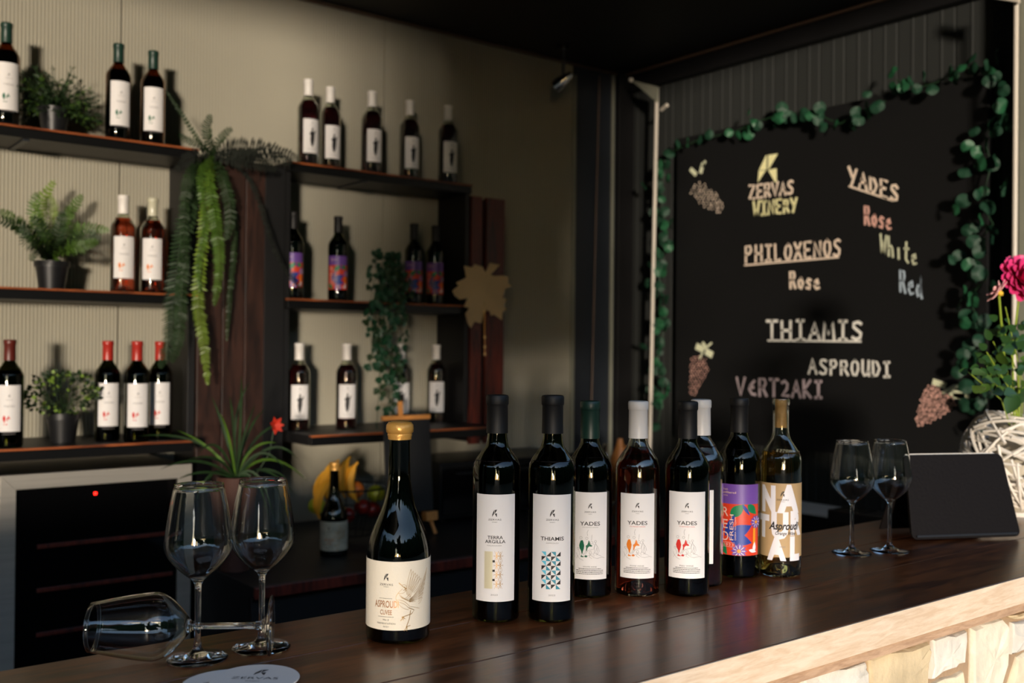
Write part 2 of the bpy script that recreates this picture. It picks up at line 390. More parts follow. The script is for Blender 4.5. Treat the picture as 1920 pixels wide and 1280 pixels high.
# unseen tree, added so its crown shades the wall right of the fern column
def shade_tree():
    D = 4.6; t = thing('added_shade_tree', (-1.1 + D, .85 - .70 * D, -.08), 'unseen ragged tree added out on the terrace to shade the back wall', 'tree')
    q = random.Random(12); mb = MB()
    for i in range(260):
        u = q.uniform(0, 1); yy = .12 + 1.52 * u ** .62; z = q.uniform(1.46, 3.9); dd = q.uniform(-.7, .7)
        if yy < .7 and q.random() > (yy + .1) / .8: continue
        r_ = q.uniform(.10, .22) * (1 if z > 1.8 else .7)
        # offset across the sun direction
        n_ = Vector((.70, 1)).normalized(); s_ = (yy - .85) * 1 / math.sqrt(1.49) / (n_.y * 1 / 1) * n_.y
        c = Vector((dd * .82 + n_.x * s_ , -dd * .57 + n_.y * s_ , z + .08)); blob(mb, c, r_, 1, i)
    mb.build('crown', M_tree, t, smooth=False)
    MB().tube([(0, 0, 0), (.05, .04, .8), (0, 0, 1.9), (.1, .1, 3)], [.09, .07, .06, .04], 10).build('trunk', M_bark, t)

# ------------------------------------------------------------------ bar counter
ctr = thing('bar_counter', (-1.12, .6, 0), 'long varnished dark wood bar counter on a pale limestone wall', 'counter')
def loc(p, t=None): o = (t or ctr).location; return (p[0] - o.x, p[1] - o.y, p[2] - o.z)
CY0, CY1 = -1.6, 3.2
pb = [(-1.362, -1.206), (-1.2045, -1.048), (-1.0465, -.8682)]
for i, (a, b) in enumerate(pb):
    o = box('plank', M_counter, a + 1.12, b + 1.12, CY0 - .6, CY1 - .6, 1.012, 1.05, ctr, .0012)
box('edge_board', M_pale, -.868 + 1.12, -.8645 + 1.12, CY0 - .6, CY1 - .6, 1.003, 1.0498, ctr, .0005)
box('under_batten', M_pale2, -.93 + 1.12, -.874 + 1.12, CY0 - .6, CY1 - .6, .984, 1.003, ctr, .001)
box('mortar_bed', M_mortar, -1.16 + 1.12, -.9085 + 1.12, CY0 - .6, CY1 - .6, 0, .990, ctr, 0)
box('inner_panel', M_darkcab, -1.34 + 1.12, -1.16 + 1.12, CY0 - .6, CY1 - .6, 0, 1.008, ctr, 0)
XS = -.912
def stone(poly2, mi, seed):
    # poly2: (y, z) outline on the wall face; chunky stone with an uneven, pillowed face
    q = random.Random(seed); n = len(poly2); pts = []
    for i in range(n):
        a = Vector(poly2[i]); b = Vector(poly2[(i + 1) % n]); pts.append(a); L = (b - a).length
        for k in range(1, 3): pts.append(a.lerp(b, k / 3) + Vector((q.uniform(-1, 1), q.uniform(-1, 1))) * L * .035)
    c = sum(pts, Vector((0, 0))) / len(pts); mb = MB(); vs = []
    rings = [(1.0, -.02), (1.0, .006), (.975, .0105), (.93, .013), (.55, .014)]
    for s_, d in rings:
        for p in pts:
            pp = c + (p - c) * (s_ * .955); vs.append((XS + d + (q.uniform(-.0030, .0030) if s_ < 1 else 0), pp.x, pp.y))
    m_ = len(pts); vs.append((XS + .015, c.x, c.y)); fs = []
    for r_ in range(len(rings) - 1):
        for i in range(m_):
            j = (i + 1) % m_; fs.append((r_ * m_ + i, r_ * m_ + j, (r_ + 1) * m_ + j, (r_ + 1) * m_ + i))
    k = (len(rings) - 1) * m_
    for i in range(m_): fs.append((k + i, k + (i + 1) % m_, len(vs) - 1))
    mb.add([loc(v) for v in vs], fs); return mb.build('stone', M_stone[mi], ctr, angle=14)
SP = [([(200, 1222), (690, 1098), (722, 1180), (700, 1300), (215, 1300)], 1), ([(708, 1090), (1165, 948), (1183, 1010), (1160, 1200), (1120, 1300), (725, 1300)], 2),
      ([(1195, 940), (1445, 862), (1430, 1115), (1310, 1165), (1175, 1250)], 1), ([(1482, 850), (1722, 776), (1772, 840), (1750, 1130), (1630, 1300), (1470, 1300)], 0),
      ([(1790, 815), (1990, 760), (1985, 970), (1850, 1040), (1768, 1062)], 1), ([(1835, 1072), (1990, 985), (1995, 1300), (1700, 1300)], 3),
      ([(1190, 1275), (1430, 1172), (1445, 1300), (1190, 1300)], 3), ([(1740, 770), (1990, 690), (1990, 735), (1790, 795)], 2), ([(0, 1275), (190, 1232), (200, 1300), (0, 1300)], 2)]
for k, (pp, mi) in enumerate(SP):
    pts = [onx(XS, 1440 + x / 4, 960 + y / 4) for x, y in pp]
    zlo = min(p.z for p in pts)
    stone([(p.y, p.z - (.05 if (y == 1300) else 0)) for p, (x, y) in zip(pts, pp)], mi, k)
q = random.Random(5)
def rowstones(y0, y1, z0, z1, seed0):
    y = y0; i = 0
    while y < y1 - .05:
        wd = q.uniform(.10, .2); wd = min(wd, y1 - y); h = z1 - z0; j = lambda: q.uniform(-.008, .008)
        stone([(y + .006, z0 + .006 + j()), (y + wd - .006 + j(), z0 + .006 + j()), (y + wd - .006, z1 - .006 + j()), (y + .006 + j(), z1 - .006)], q.randrange(4), seed0 + i); y += wd; i += 1
rowstones(.45, .98, .86, .975, 100); rowstones(2.03, 2.9, .87, .975, 120)
for r_, (a, b) in enumerate(((.69, .85), (.52, .68), (.36, .51))): rowstones(.4, 2.9, a, b, 200 + 40 * r_)

# ------------------------------------------------------------------ bottles
def prof_bordeaux(h, r, ys, yn, rn=.0145):
    # ys: height where the shoulder starts, yn: where the neck starts
    d = yn - ys
    return [(r - .004, 0), (r - .0012, .0015), (r, .005), (r, ys * .5), (r, ys), (r - .0012, ys + d * .16), (r - .005, ys + d * .36), (r - .0115, ys + d * .6), (r - .0175, ys + d * .8), (rn + .0012, yn), (rn, yn + .012), (rn - .0004, h - .012), (rn + .0012, h - .011), (rn + .0012, h - .004), (rn, h)]
PROF = {'shelf': (prof_bordeaux(.314, .0388, .208, .250, .0152), .314, .0388), 'std': (prof_bordeaux(.314, .0367, .205, .248), .314, .0367), 'tall': (prof_bordeaux(.3295, .0352, .222, .262), .3295, .0352),
        'burg': ([(.040, 0), (.0428, .0015), (.044, .006), (.044, .108), (.0432, .12), (.0405, .134), (.036, .148), (.029, .164), (.0228, .18), (.0182, .198), (.0155, .218), (.0147, .24), (.0143, .282), (.0155, .283), (.0155, .293), (.0145, .297)], .297, .044)}
def smooth_prof(pr, n=3):
    out = [pr[0]]
    for i in range(1, len(pr)):
        a, b = pr[i - 1], pr[i]
        p0 = pr[i - 2] if i > 1 else a; p3 = pr[i + 1] if i + 1 < len(pr) else b
        if b[1] - a[1] < .012: out.append(b); continue
        for k in range(1, n + 1):
            t = k / n
            f = lambda u0, u1, u2, u3: .5 * ((2 * u1) + (-u0 + u2) * t + (2 * u0 - 5 * u1 + 4 * u2 - u3) * t * t + (-u0 + 3 * u1 - 3 * u2 + u3) * t ** 3)
            out.append((min(max(f(p0[0], a[0], b[0], p3[0]), min(a[0], b[0])), max(a[0], b[0])), a[1] + (b[1] - a[1]) * t))
    return out
def shell_mesh(pr, mat, seg, punt=.018, th=.0024):
    h = pr[-1][1]; inner = [(max(r - th, .0), z) for r, z in pr if z > .0042]
    out = [(0, punt), (pr[0][0] * .45, punt * .75), (pr[0][0] * .8, .003)] + pr
    inn = [(pr[-1][0] - th, h)] + inner[::-1][1:] + [(inner[0][0] * .85, .0038), (inner[0][0] * .45, punt * .75 + .005), (0, punt + .005)]
    return MB().lathe(out + inn, seg).mesh('glass_body', mat, angle=60)
def wine_mesh(pr, mat, seg, fill, punt=.018, th=.0026):
    rows = [(max(r - th, .001), z) for r, z in pr if .0045 < z < fill]
    rl = rows[-1][0]
    return MB().lathe([(0, punt + .0056), (rows[0][0] * .45, punt * .75 + .0056), (rows[0][0] * .84, .0042)] + rows + [(rl, fill), (0, fill)], seg).mesh('wine', mat, angle=60)
def cap_mesh(pr, mat, seg, z0, wax=False):
    h = pr[-1][1]; rn = max(r for r, z in pr if z > h - .03) + .0004; rl = rn - .0008
    if wax:
        p = [(rl - .0006, z0), (rl + .0012, z0 + .0005), (rl + .0014, z0 + .004), (rl + .0022, z0 + .007), (rl + .0016, z0 + .0085), (rl + .0036, z0 + .0105), (rl + .0042, z0 + .015), (rl + .0036, z0 + .0205), (rl + .0005, z0 + .0245), (rl * .6, z0 + .026), (0, z0 + .0262)]
        return MB().lathe(p, seg).mesh('wax_cap', mat, angle=60)
    b = h - .0145
    p = [(rl - .001, z0), (rl + .0008, z0), (rl + .0006, z0 + .01), (rl + .0002, b), (rl + .0006, b + .0006), (rn + .0007, b + .0024), (rn + .0008, h - .002), (rn - .0004, h + .0006), (rn - .003, h + .0012), (0, h + .0012)]
    return MB().lathe(p, seg).mesh('capsule', mat, angle=50)
def label_mesh(r, hw, z0, z1, mat, sag=0):
    n = 20; vs = []
    for i in range(n + 1):
        u = -hw + 2 * hw * i / n
        for rr_ in (r + .0004, r + .0001):
            f = cyl(0 + r); a = u / r
            for z in (z0, z1): vs.append((rr_ * math.sin(a), -rr_ * math.cos(a), z))
    fs = []
    for i in range(n):
        k = 4 * i; fs += [(k, k + 4, k + 5, k + 1), (k + 2, k + 3, k + 7, k + 6), (k + 1, k + 5, k + 7, k + 3), (k, k + 2, k + 6, k + 4)]
    fs += [(0, 1, 3, 2), (4 * n, 4 * n + 2, 4 * n + 3, 4 * n + 1)]
    return MB().add(vs, fs).mesh('label', mat, angle=40)
def bez(p0, p1, p2, n=8): return [((1 - t) ** 2 * p0[0] + 2 * t * (1 - t) * p1[0] + t * t * p2[0], (1 - t) ** 2 * p0[1] + 2 * t * (1 - t) * p1[1] + t * t * p2[1]) for t in [i / n for i in range(n + 1)]]

def yades_art(col):
    L = []  # coordinates in mm from label centre line, z in mm
    c = PR(); k = PR(); mm = .001
    def S(pts, wd=.35): k.stroke([(x * mm * .86 + .0015, y * mm * .88 + .0195) for x, y in pts], wd * mm)
    fig1 = [(-19, 83), (-15, 84), (-13.5, 80), (-12, 74), (-13, 68), (-15, 62), (-15.5, 59), (-17, 59), (-18, 64), (-21, 69), (-22, 74), (-20.5, 79)]
    fig2 = [(-4, 84), (-2.5, 82), (-1, 77), (3, 74), (1, 72.5), (-3, 73), (-6, 70), (-7, 65), (-9, 64.5), (-8.5, 70), (-9.5, 74), (-6.5, 76), (-5, 80)]
    for f in (fig1, fig2, [(-18, 57), (-16, 55), (-13, 54.5), (-13, 53), (-19, 53)], [(-12, 55), (-9, 57), (-6, 55.5), (-7, 53), (-11, 53)]): c.poly([(x * mm * .86 + .0015, y * mm * .88 + .0195) for x, y in f])
    def circ(cx, cy, r, a0=0, a1=6.28): S([(cx + r * math.cos(a0 + (a1 - a0) * i / 9), cy + r * math.sin(a0 + (a1 - a0) * i / 9)) for i in range(10)])
    circ(-18.5, 88, 2.4); circ(-7.5, 87.5, 2.2); circ(1.5, 80, 2.4); circ(8.5, 82, 2); circ(-24, 68, 2); circ(-1, 62, 2.2)
    for pts in ([(-6, 92), (-7, 98), (-5, 103)], [(1, 84), (2, 94)], [(-16, 60), (-17, 57)], [(-14, 61), (-14, 57)], [(-9, 65), (-12, 58)], [(-6, 65), (-10, 58)], [(3, 78), (8, 75), (5, 68), (-4, 66), (-8, 63)], [(8, 80), (11, 74), (12, 66), (14, 60), (10, 57)], [(9, 79), (6, 72), (7, 63), (4, 57)],
                [(6, 62), (12, 58), (18, 56), (22, 53), (12, 51), (4, 53), (7, 57)], [(-3, 60), (1, 56), (4, 54)], [(-28, 60), (-25, 54), (-27, 50)], [(-23, 65), (-20, 60), (-22, 56)], [(9, 77), (14, 71), (16, 63)], [(-9, 55), (-2, 57), (3, 60)], [(11, 70), (9, 63), (12, 59)], [(-26, 56), (-21, 50), (-14, 47)], [(22, 53), (27, 51)], [(-1, 58), (-3, 54), (2, 51)]): S(pts)
    return c, k
def prints(kind):
    """flat print of each label: list of (name, PR, material, eps)"""
    mm = .001; out = []
    if kind in ('yg', 'yr', 'yd'):
        col = {'yg': M_green_ink, 'yr': M_orange_ink, 'yd': M_red_ink}[kind]
        out.append(('logo', PR().logo(0, .148, .0088), M_ink)); out.append(('lettering', PR().text('ZERVAS', 0, .1375, .0024, .0185).text('WINERY', 0, .1348, .0011, .006).text('YADES', 0, .1170, .0062, .0325, bold=.012), M_ink))
        c, k = yades_art(col); out.append(('drawn_figures', c, col)); out.append(('drawn_lines', k, M_inkg))
        t = PR().text({'yg': 'TO LEUKO KRASI', 'yr': 'TO ROZE KRASI', 'yd': 'TO ERYTHRO KRASI'}[kind], 0, .1135, .0014, .025); out.append(('red_line_of_print' if kind != 'yg' else 'line_of_print', t, M_inkg if kind == 'yg' else M_red_ink))
        t = PR().text({'yg': 'WHITE WINE', 'yr': 'ROSE WINE', 'yd': 'RED WINE'}[kind], 0, .0500, .0022, .022); out.append(('wine_name', t, M_inkg))
        sm = PR()
        for j in range(4):
            wd = .044 - (.008 if j == 0 else 0); n = 9; x = -wd / 2
            while x < wd / 2:
                l = .0015 + .003 * ((j * 7 + int(x * 9000)) % 5) / 5; sm.rect(x, min(x + l, wd / 2), .0472 - j * .0027, .0481 - j * .0027); x += l + .0007
        out.append(('small_print', sm, M_ink if kind != 'yg' else M_ink))
    elif kind == 'terra':
        out.append(('logo', PR().logo(-.001, .160, .0105), M_ink))
        out.append(('lettering', PR().text('ZERVAS', -.001, .1495, .0026, .0190).text('WINERY', -.001, .1465, .0012, .008).text('TERRA', 0, .1225, .0048, .0225, bold=.015).text('ARGILLA', 0, .1165, .0048, .030, bold=.015), M_ink))
        out.append(('small_print', PR().text('MALAGOUZIA', -.001, .1122, .0017, .021).text('2023', -.001, .0405, .0024, .010), M_inkg))
        g_ = PR(); y0, s_ = .0505, .0068
        for j in range(4):
            for i in range(2):
                cx = .0022 + i * s_ * .8; cyy = y0 + (j * 2 + 1) * s_
                for a0 in range(4):
                    a = a0 * PI / 2 + PI / 4
                    g_.stroke([(cx + s_ * .45 * math.cos(a) + s_ * .42 * math.cos(a + PI / 2 + t), cyy + s_ * .72 * math.sin(a) + s_ * .5 * math.sin(a + PI / 2 + t)) for t in [PI * u / 8 for u in range(9)]], .00032)
                g_.stroke([(cx - s_ * .4, cyy - s_), (cx + s_ * .4, cyy + s_)], .00032); g_.stroke([(cx + s_ * .4, cyy - s_), (cx - s_ * .4, cyy + s_)], .00032)
        out.append(('gold_pattern', g_, M_goldink))
        out.append(('gold_block', PR().rect(-.0155, -.0035, y0, y0 + .054), M_goldpale))
        out.append(('black_squares', PR().rect(-.0035, -.0002, .0618, .0650).rect(-.0035, -.0002, .0752, .0784).rect(-.0035, -.0002, .0889, .0921), M_ink))
    elif kind == 'thi':
        out.append(('logo', PR().logo(.001, .160, .0105), M_ink))
        out.append(('lettering', PR().text('ZERVAS', .001, .1495, .0026, .0185).text('WINERY', .001, .1465, .0012, .008).text('THIAMIS', .001, .1205, .0056, .0345, bold=.015), M_ink))
        out.append(('small_print', PR().text('ASPROUDI', .001, .1160, .0017, .018).text('2022', .001, .0400, .0024, .010), M_inkg))
        A, B, Cc = PR(), PR(), PR(); s_ = .0068; x0 = -.0145; y0 = .0500
        for j in range(8):
            for i in range(4):
                x = x0 + i * s_ * 1.03; y = y0 + (7 - j) * s_; a = [(x, y), (x + s_, y), (x + s_, y + s_), (x, y + s_)]
                if j % 2 == 0:
                    if i % 2: B.poly([a[0], a[1], a[2]])
                    else: (Cc if i == 0 else A).poly([a[3], a[2], a[1]])
                else:
                    if i % 2: A.poly([a[0], a[1], a[3]] if i == 1 else [a[1], a[0], a[3]])
                    else: B.poly([a[0], a[2], a[3]])
        out += [('black_triangles', B, M_ink), ('teal_triangles', A, M_teal), ('light_blue_triangles', Cc, M_sky_ink)]
    elif kind == 'fresh':
        u0, u1 = -.040, .040
        out.append(('red_field', PR().rect(u0, u1, .040, .130), M_redf)); out.append(('purple_band', PR().rect(u0, u1, .130, .1645), M_purple))
        out.append(('green_leaves', PR().leaf(-.014, .108, .010, .130, .018).leaf(.016, .1295, .034, .112, .014).leaf(-.036, .062, -.02, .040, .014), M_gleaf))
        out.append(('blue_petals', PR().leaf(-.024, .072, -.006, .112, .012).leaf(-.018, .074, .024, .093, .022).leaf(-.018, .074, .024, .062, .022).leaf(.006, .130, .020, .110, .006), M_blue))
        out.append(('orange_stem', PR().poly([(.026, .045), (.032, .046), (.032, .098), (.027, .098)]), M_or2))
        ye = PR(); ds = []
        for cx, cyy, r in ((.001, .048, .014), (.033, .0985, .0125)):
            d = PR(); wv = PR(); ds.append((d, wv))
            for i in range(12): a = i * PI / 6; d.leaf(cx, cyy, cx + r * math.cos(a), max(cyy + r * math.sin(a), .0402), .007, 5)
            for i in range(9): a = i * 2 * PI / 9; wv.stroke([(cx + r * .35 * math.cos(a), cyy + r * .35 * math.sin(a)), (cx + r * .75 * math.cos(a), max(.0405, cyy + r * .75 * math.sin(a)))], .0009)
            ye.disc(cx, cyy, r * .24)
        wv.leaf(.018, .050, .034, .046, .006).leaf(.028, .046, .030, .064, .007)
        out += [('daisy', ds[0][0], M_purple), ('daisy', ds[1][0], M_purple), ('petal_lines', ds[0][1], M_pw), ('petal_lines', ds[1][1], M_pw), ('daisy_centre', ye, M_or2)]
        out.append(('lettering', PR().text('R', -.0235, .108, .0165, .0115).text('E', -.0235, .0865, .0165, .0100).text('D', -.0230, .065, .0165, .0115).text('FRESH', -.0085, .089, .0068, .045, rot=PI / 2).text('DEBRA VERTZAMI', -.0040, .087, .0024, .040, rot=PI / 2).text('2023', -.0175, .0565, .0042, .019, space=1.3)
                    .stroke([(-.029, .0550), (-.029, .0622), (-.0060, .0622), (-.0060, .0545), (-.029, .0545)], .0005).text('fresh', -.0235, .154, .0035, .0095).text('unfiltered', -.0165, .1485, .0035, .024, bold=.01).text('wine', -.0235, .1435, .0030, .009), M_pink))
    elif kind == 'nat':
        wl = PR()
        def rp(pts): wl.poly(pts)
        wl.text('N', -.022, .118, .042, .028, bold=.07); wl.text('A', .0155, .118, .044, .042, bold=.07)
        wl.text('T', -.032, .072, .036, .026, bold=.07); wl.text('U', -.0005, .072, .042, .030, bold=.07); wl.text('R', .031, .078, .038, .026, bold=.07)
        wl.text('A', -.006, .0335, .0365, .034, bold=.07); wl.text('L', .0285, .0335, .038, .022, bold=.07)
        out.append(('big_white_letters', wl, M_pw)); out.append(('logo', PR().logo(.004, .1475, .010), M_ink))
        out.append(('lettering', PR().text('ZERVAS', .004, .136, .0028, .021).text('WINERY', .004, .1335, .0012, .008).text('Asproudi', .008, .0850, .0135, .055, shear=.35, bold=.028).text('Orange Wine', .010, .0755, .0062, .036, shear=.35, bold=.014), M_ink)); out.append(('year', PR().text('2023', .004, .0535, .0024, .010), M_inkg))
    elif kind == 'asp':
        out.append(('logo', PR().logo(-.0165, .0905, .0098), M_ink)); out.append(('lettering', PR().text('ZERVAS', -.0165, .0795, .0028, .019).text('WINERY', -.0165, .0772, .0012, .008).text('No 2', -.0165, .0325, .0022, .008).text('FERMENTATION', -.0165, .0275, .0022, .026).text('2021', -.0165, .0235, .0018, .008).stroke([(-.028, .0375), (-.006, .0375)], .0004).stroke([(-.026, .0622), (-.008, .0622)], .0004), M_ink))
        out.append(('copper_lettering', PR().text('ASPROUDI', -.0165, .0500, .0095, .034, bold=.01).text('CUVEE', -.0165, .0405, .0065, .0165, bold=.01), M_copper))
        b = PR(); T = lambda X, Y: ((X - 1000) / 470 * .078 * 1.02 - .0035 + .0, .112 - (Y - 360) / 510 * .094)
        def S(pts, wd=.00038): b.stroke([T(*p) for p in pts], wd)
        # standing crane-like bird with raised wings, drawn in gold line
        S([(1025, 515), (1060, 545), (1085, 560)], .0008); S(bez(T2 := (1050, 530), (1090, 520), (1085, 570))); S(bez((1085, 570), (1060, 600), (1020, 590))); S(bez((1020, 590), (985, 620), (1020, 660))); S(bez((1055, 560), (1030, 570), (1005, 610)))
        S(bez((1010, 640), (1060, 630), (1110, 690))); S(bez((1020, 660), (1040, 700), (1105, 715))); S(bez((1110, 690), (1150, 700), (1200, 715)))
        S([(1070, 545), (1080, 575), (1060, 570), (1078, 560)], .0009)
        for i in range(6):
            a = i / 5; S(bez((1085 + 30 * a, 600 + 25 * a), (1085 + 60 * a, 500 + 40 * a), (1120 + 95 * a, 420 + 75 * a))); S(bez((1120 + 95 * a, 420 + 75 * a), (1130 + 95 * a, 470 + 60 * a), (1100 + 45 * a, 560 + 35 * a)))
        for i in range(7):
            a = i / 6; S(bez((1110, 640 + 20 * a), (1180, 600 + 40 * a), (1290 - 60 * a, 430 + 210 * a))); S(bez((1290 - 60 * a, 430 + 210 * a), (1270 - 60 * a, 480 + 200 * a), (1190, 600 + 80 * a)))
        for k in range(6): S(bez((1030 + 12 * k, 600 + 8 * k), (1060 + 8 * k, 660), (1110 + 10 * k, 600 + 12 * k)))
        S([(1105, 700), (1150, 720), (1130, 745), (1050, 765)], .0009); S([(1120, 720), (1110, 780), (1085, 840)], .0009)
        for x, y in ((1042, 790), (1060, 785), (1075, 778)): S([(1060, 764), (x, y)], .0008)
        for x, y in ((1070, 865), (1090, 868), (1118, 830)): S([(1092, 835), (x, y)], .0008)
        S(bez((1030, 655), (1080, 670), (1100, 700)))
        out.append(('gold_bird', b, M_goldink))
    elif kind in ('ph', 'sg', 'sr', 'ro'):
        out.append(('logo', PR().logo(0, .150, .009), M_inkg)); out.append(('lettering', PR().text('ZERVAS', 0, .138, .0025, .018), M_inkg))
        if kind == 'ph':
            f = PR(); f.poly([(1.35 * a, b_ * 1.25 - .022) for a, b_ in [(-.002, .116), (.002, .116), (.0035, .110), (.007, .1135), (.010, .118), (.0105, .114), (.0065, .104), (.006, .092), (.004, .078), (.0, .066), (-.004, .074), (-.006, .088), (-.005, .100), (-.0085, .106), (-.004, .111)]]).disc(0, .1275, .0040)
            out.append(('black_figure', f, M_ink)); out.append(('small_print', PR().text('PHILOXENOS', 0, .052, .003, .030), M_inkg))
        else:
            col = {'sg': M_green_ink, 'sr': M_red_ink, 'ro': M_orange_ink}[kind]
            out.append(('name_print', PR().text('YADES', 0, .118, .0055, .030), M_inkg)); c, k = yades_art(col); out.append(('drawn_figures', c, col))
            out.append(('small_print', PR().rect(-.018, .018, .041, .0416).rect(-.018, .018, .038, .0386), M_inkg))
    return out
KIND = {  # profile, glass, wine, fill, capsule mat, capsule start, label half width, z0, z1, label mat, label art
    'asp': ('burg', M_bottledark, M_winedark, .205, M_wax, .272, .0745, .0195, .1115, M_cream, 'asp'),
    'terra': ('tall', M_bottledark, M_winedark, .235, M_capblack, .274, .0315, .0315, .187, M_label, 'terra'),
    'thi': ('tall', M_bottledark, M_winedark, .235, M_capblack, .274, .0315, .0315, .187, M_label, 'thi'),
    'yg': ('std', M_bottledark, M_winedark, .225, M_capgreen, .254, .0300, .0305, .170, M_label, 'yg'),
    'yr': ('std', M_bottleclear, M_winerose, .240, M_capwhite, .254, .0300, .0305, .167, M_label, 'yr'),
    'yd': ('std', M_bottledark, M_winedark, .225, M_capblack, .254, .0325, .0305, .170, M_label, 'yd'),
    'ph': ('shelf', M_bottleclear, M_winered, .236, M_capwhite, .254, .0335, .040, .164, M_label, 'ph'),
    'fresh': ('std', M_bottledark, M_winedark, .225, M_capblack, .254, .0405, .040, .1645, M_redf, 'fresh'),
    'nat': ('std', M_bottleclear, M_wineorange, .220, M_cork, .27, .0530, .036, .166, M_tan, 'nat'),
    'sg': ('shelf', M_bottleamber, M_winedark, .228, M_capgreen, .254, .0335, .043, .187, M_label, 'sg'),
    'sr': ('shelf', M_bottledark, M_winedark, .225, M_capred, .254, .0335, .046, .182, M_label, 'sr'),
    'sm': ('shelf', M_bottledark, M_winedark, .225, M_capdark, .254, .0335, .046, .182, M_label, 'sr'),
    'ro': ('shelf', M_bottleclear, M_winerose, .240, M_capwhite, .254, .0335, .043, .178, M_label, 'ro'),
    'rp': ('shelf', M_bottleclear, M_winerose, .240, M_cappale, .254, .0335, .043, .178, M_label, 'ro'),
}
_bk = {}
def bottle(kind, p, label, group, seg=40, rot=None, name='wine_bottle'):
    key = (kind, seg)
    if key not in _bk:
        prn, gl, wi, fill, cm, cz, hw, z0, z1, lm, art = KIND[kind]; raw, h, r = PROF[prn]; pr = smooth_prof(raw)
        d = {'glass_body': shell_mesh(pr, gl, seg), 'wine': wine_mesh(pr, wi, seg, fill)}
        if kind == 'nat':
            d['cork'] = MB().lathe([(0, .262), (.0105, .262), (.0105, .3125), (0, .3125)], 20).mesh('cork', M_cork)
        else: d['wax_cap' if kind == 'asp' else 'capsule'] = cap_mesh(pr, cm, seg, cz, kind == 'asp')
        lab = label_mesh(r, hw, z0, z1, lm); pm = []
        for j, (n_, pr_, mt) in enumerate(prints(art)): pm.append((n_, pr_.mesh(n_, mt, cyl(r, .0006 + .00012 * j), .0035)))
        _bk[key] = (d, lab, pm)
    d, lab, pm = _bk[key]
    if rot is None:
        to = Vector((CAM.x - p[0], CAM.y - p[1])); rot = math.atan2(to.y, to.x) + PI / 2
    t = thing(name, p, label, 'bottle', group, rot)
    for n_, me in d.items(): link(n_, me, t)
    l = link('label', lab, t)
    for n_, me in pm: link(n_, me, l)
    return t

BAR = 'bottles lined up on the bar counter'
def onbar(x, y): p = onz(1.05, x, y); p.z = 1.0503; return p
for kind, x, y, lb, dr in (
    ('asp', 746, 1192, 'squat dark bottle with gold wax top and gold bird on cream label', 0),
    ('terra', 929, 1157, 'tall black-capped bottle whose white label reads TERRA ARGILLA', -.04),
    ('thi', 1033, 1157, 'tall black-capped bottle with teal and black triangles on white label', 0),
    ('yg', 1104, 1112, 'green-capped YADES bottle with green figures on its white label', .03),
    ('yr', 1194, 1110, 'clear rose wine YADES bottle with white cap and orange figures', 0),
    ('yd', 1287, 1110, 'black-capped YADES bottle with red figures on its white label', 0),
    ('ph', 1312, 1092, 'white-capped dark bottle half hidden behind the red-figure YADES bottle', -.27),
    ('fresh', 1384, 1076, 'black-capped RED FRESH bottle with purple, red and blue flower label', 0),
    ('nat', 1462, 1075, 'corked orange wine bottle with tan label and big white NATURAL letters', 0)):
    p = onbar(x, y); to = Vector((-p.x, -p.y)); bottle(kind, p, lb, BAR, 64, math.atan2(to.y, to.x) + PI / 2 + dr)

# ------------------------------------------------------------------ wine glasses
GP = [(.0, .0), (.0385, .0), (.0392, .0012), (.038, .0024), (.022, .0042), (.010, .0085), (.0058, .0145), (.0043, .024), (.0039, .05), (.0039, .085), (.0045, .095), (.0075, .1005), (.016, .107), (.0255, .115), (.0345, .1245), (.0410, .1345), (.0436, .1435), (.0435, .152), (.0415, .168), (.0372, .194), (.0312, .2225)]
def glass_mesh(seg=56):
    g2 = []
    for i in range(len(GP) - 1):
        a, b = GP[i], GP[i + 1]; g2.append(a)
        if i >= 11 and i < len(GP) - 1:
            p0 = GP[i - 1]; p3 = GP[min(i + 2, len(GP) - 1)]
            for t in (.33, .67):
                f = lambda u0, u1, u2, u3: .5 * ((2 * u1) + (-u0 + u2) * t + (2 * u0 - 5 * u1 + 4 * u2 - u3) * t * t + (-u0 + 3 * u1 - 3 * u2 + u3) * t ** 3)
                g2.append((f(p0[0], a[0], b[0], p3[0]), f(p0[1], a[1], b[1], p3[1])))
    g2.append(GP[-1])
    outer = g2; inner = [(r - .0011, z + .0002) for r, z in g2 if z > .1045][::-1]
    return MB().lathe(outer + [(.0306, .2229)] + inner + [(.006, .1035), (0, .1030)], seg).mesh('wine_glass', M_glass, angle=70)
GP = [(r * .97, z) for r, z in GP]
gme = glass_mesh()
GG = 'wine glasses on the bar counter'
for x, y, lb in ((370, 1235, 'empty wine glass standing leftmost on the bar counter'), (490, 1214, 'empty wine glass standing over the foot of the toppled glass'), (1597, 1037, 'empty wine glass between the orange wine bottle and its twin'), (1668, 1033, 'empty wine glass standing beside the black tablet case')):
    o = link('wine_glass', gme); o.location = onbar(x, y); tag(o, lb, 'glass', GG)
o = link('wine_glass', gme); tag(o, 'wine glass lying on its side behind the two standing ones', 'glass', GG)
Pf = Vector((-1.2115, .560, 1.0503 + .0428)); Pr = Vector((-1.326, .373, 1.0503 + .0452))
o.matrix_world = Matrix.Translation(Pf) @ (Pr - Pf).to_track_quat('Z', 'Y').to_matrix().to_4x4()

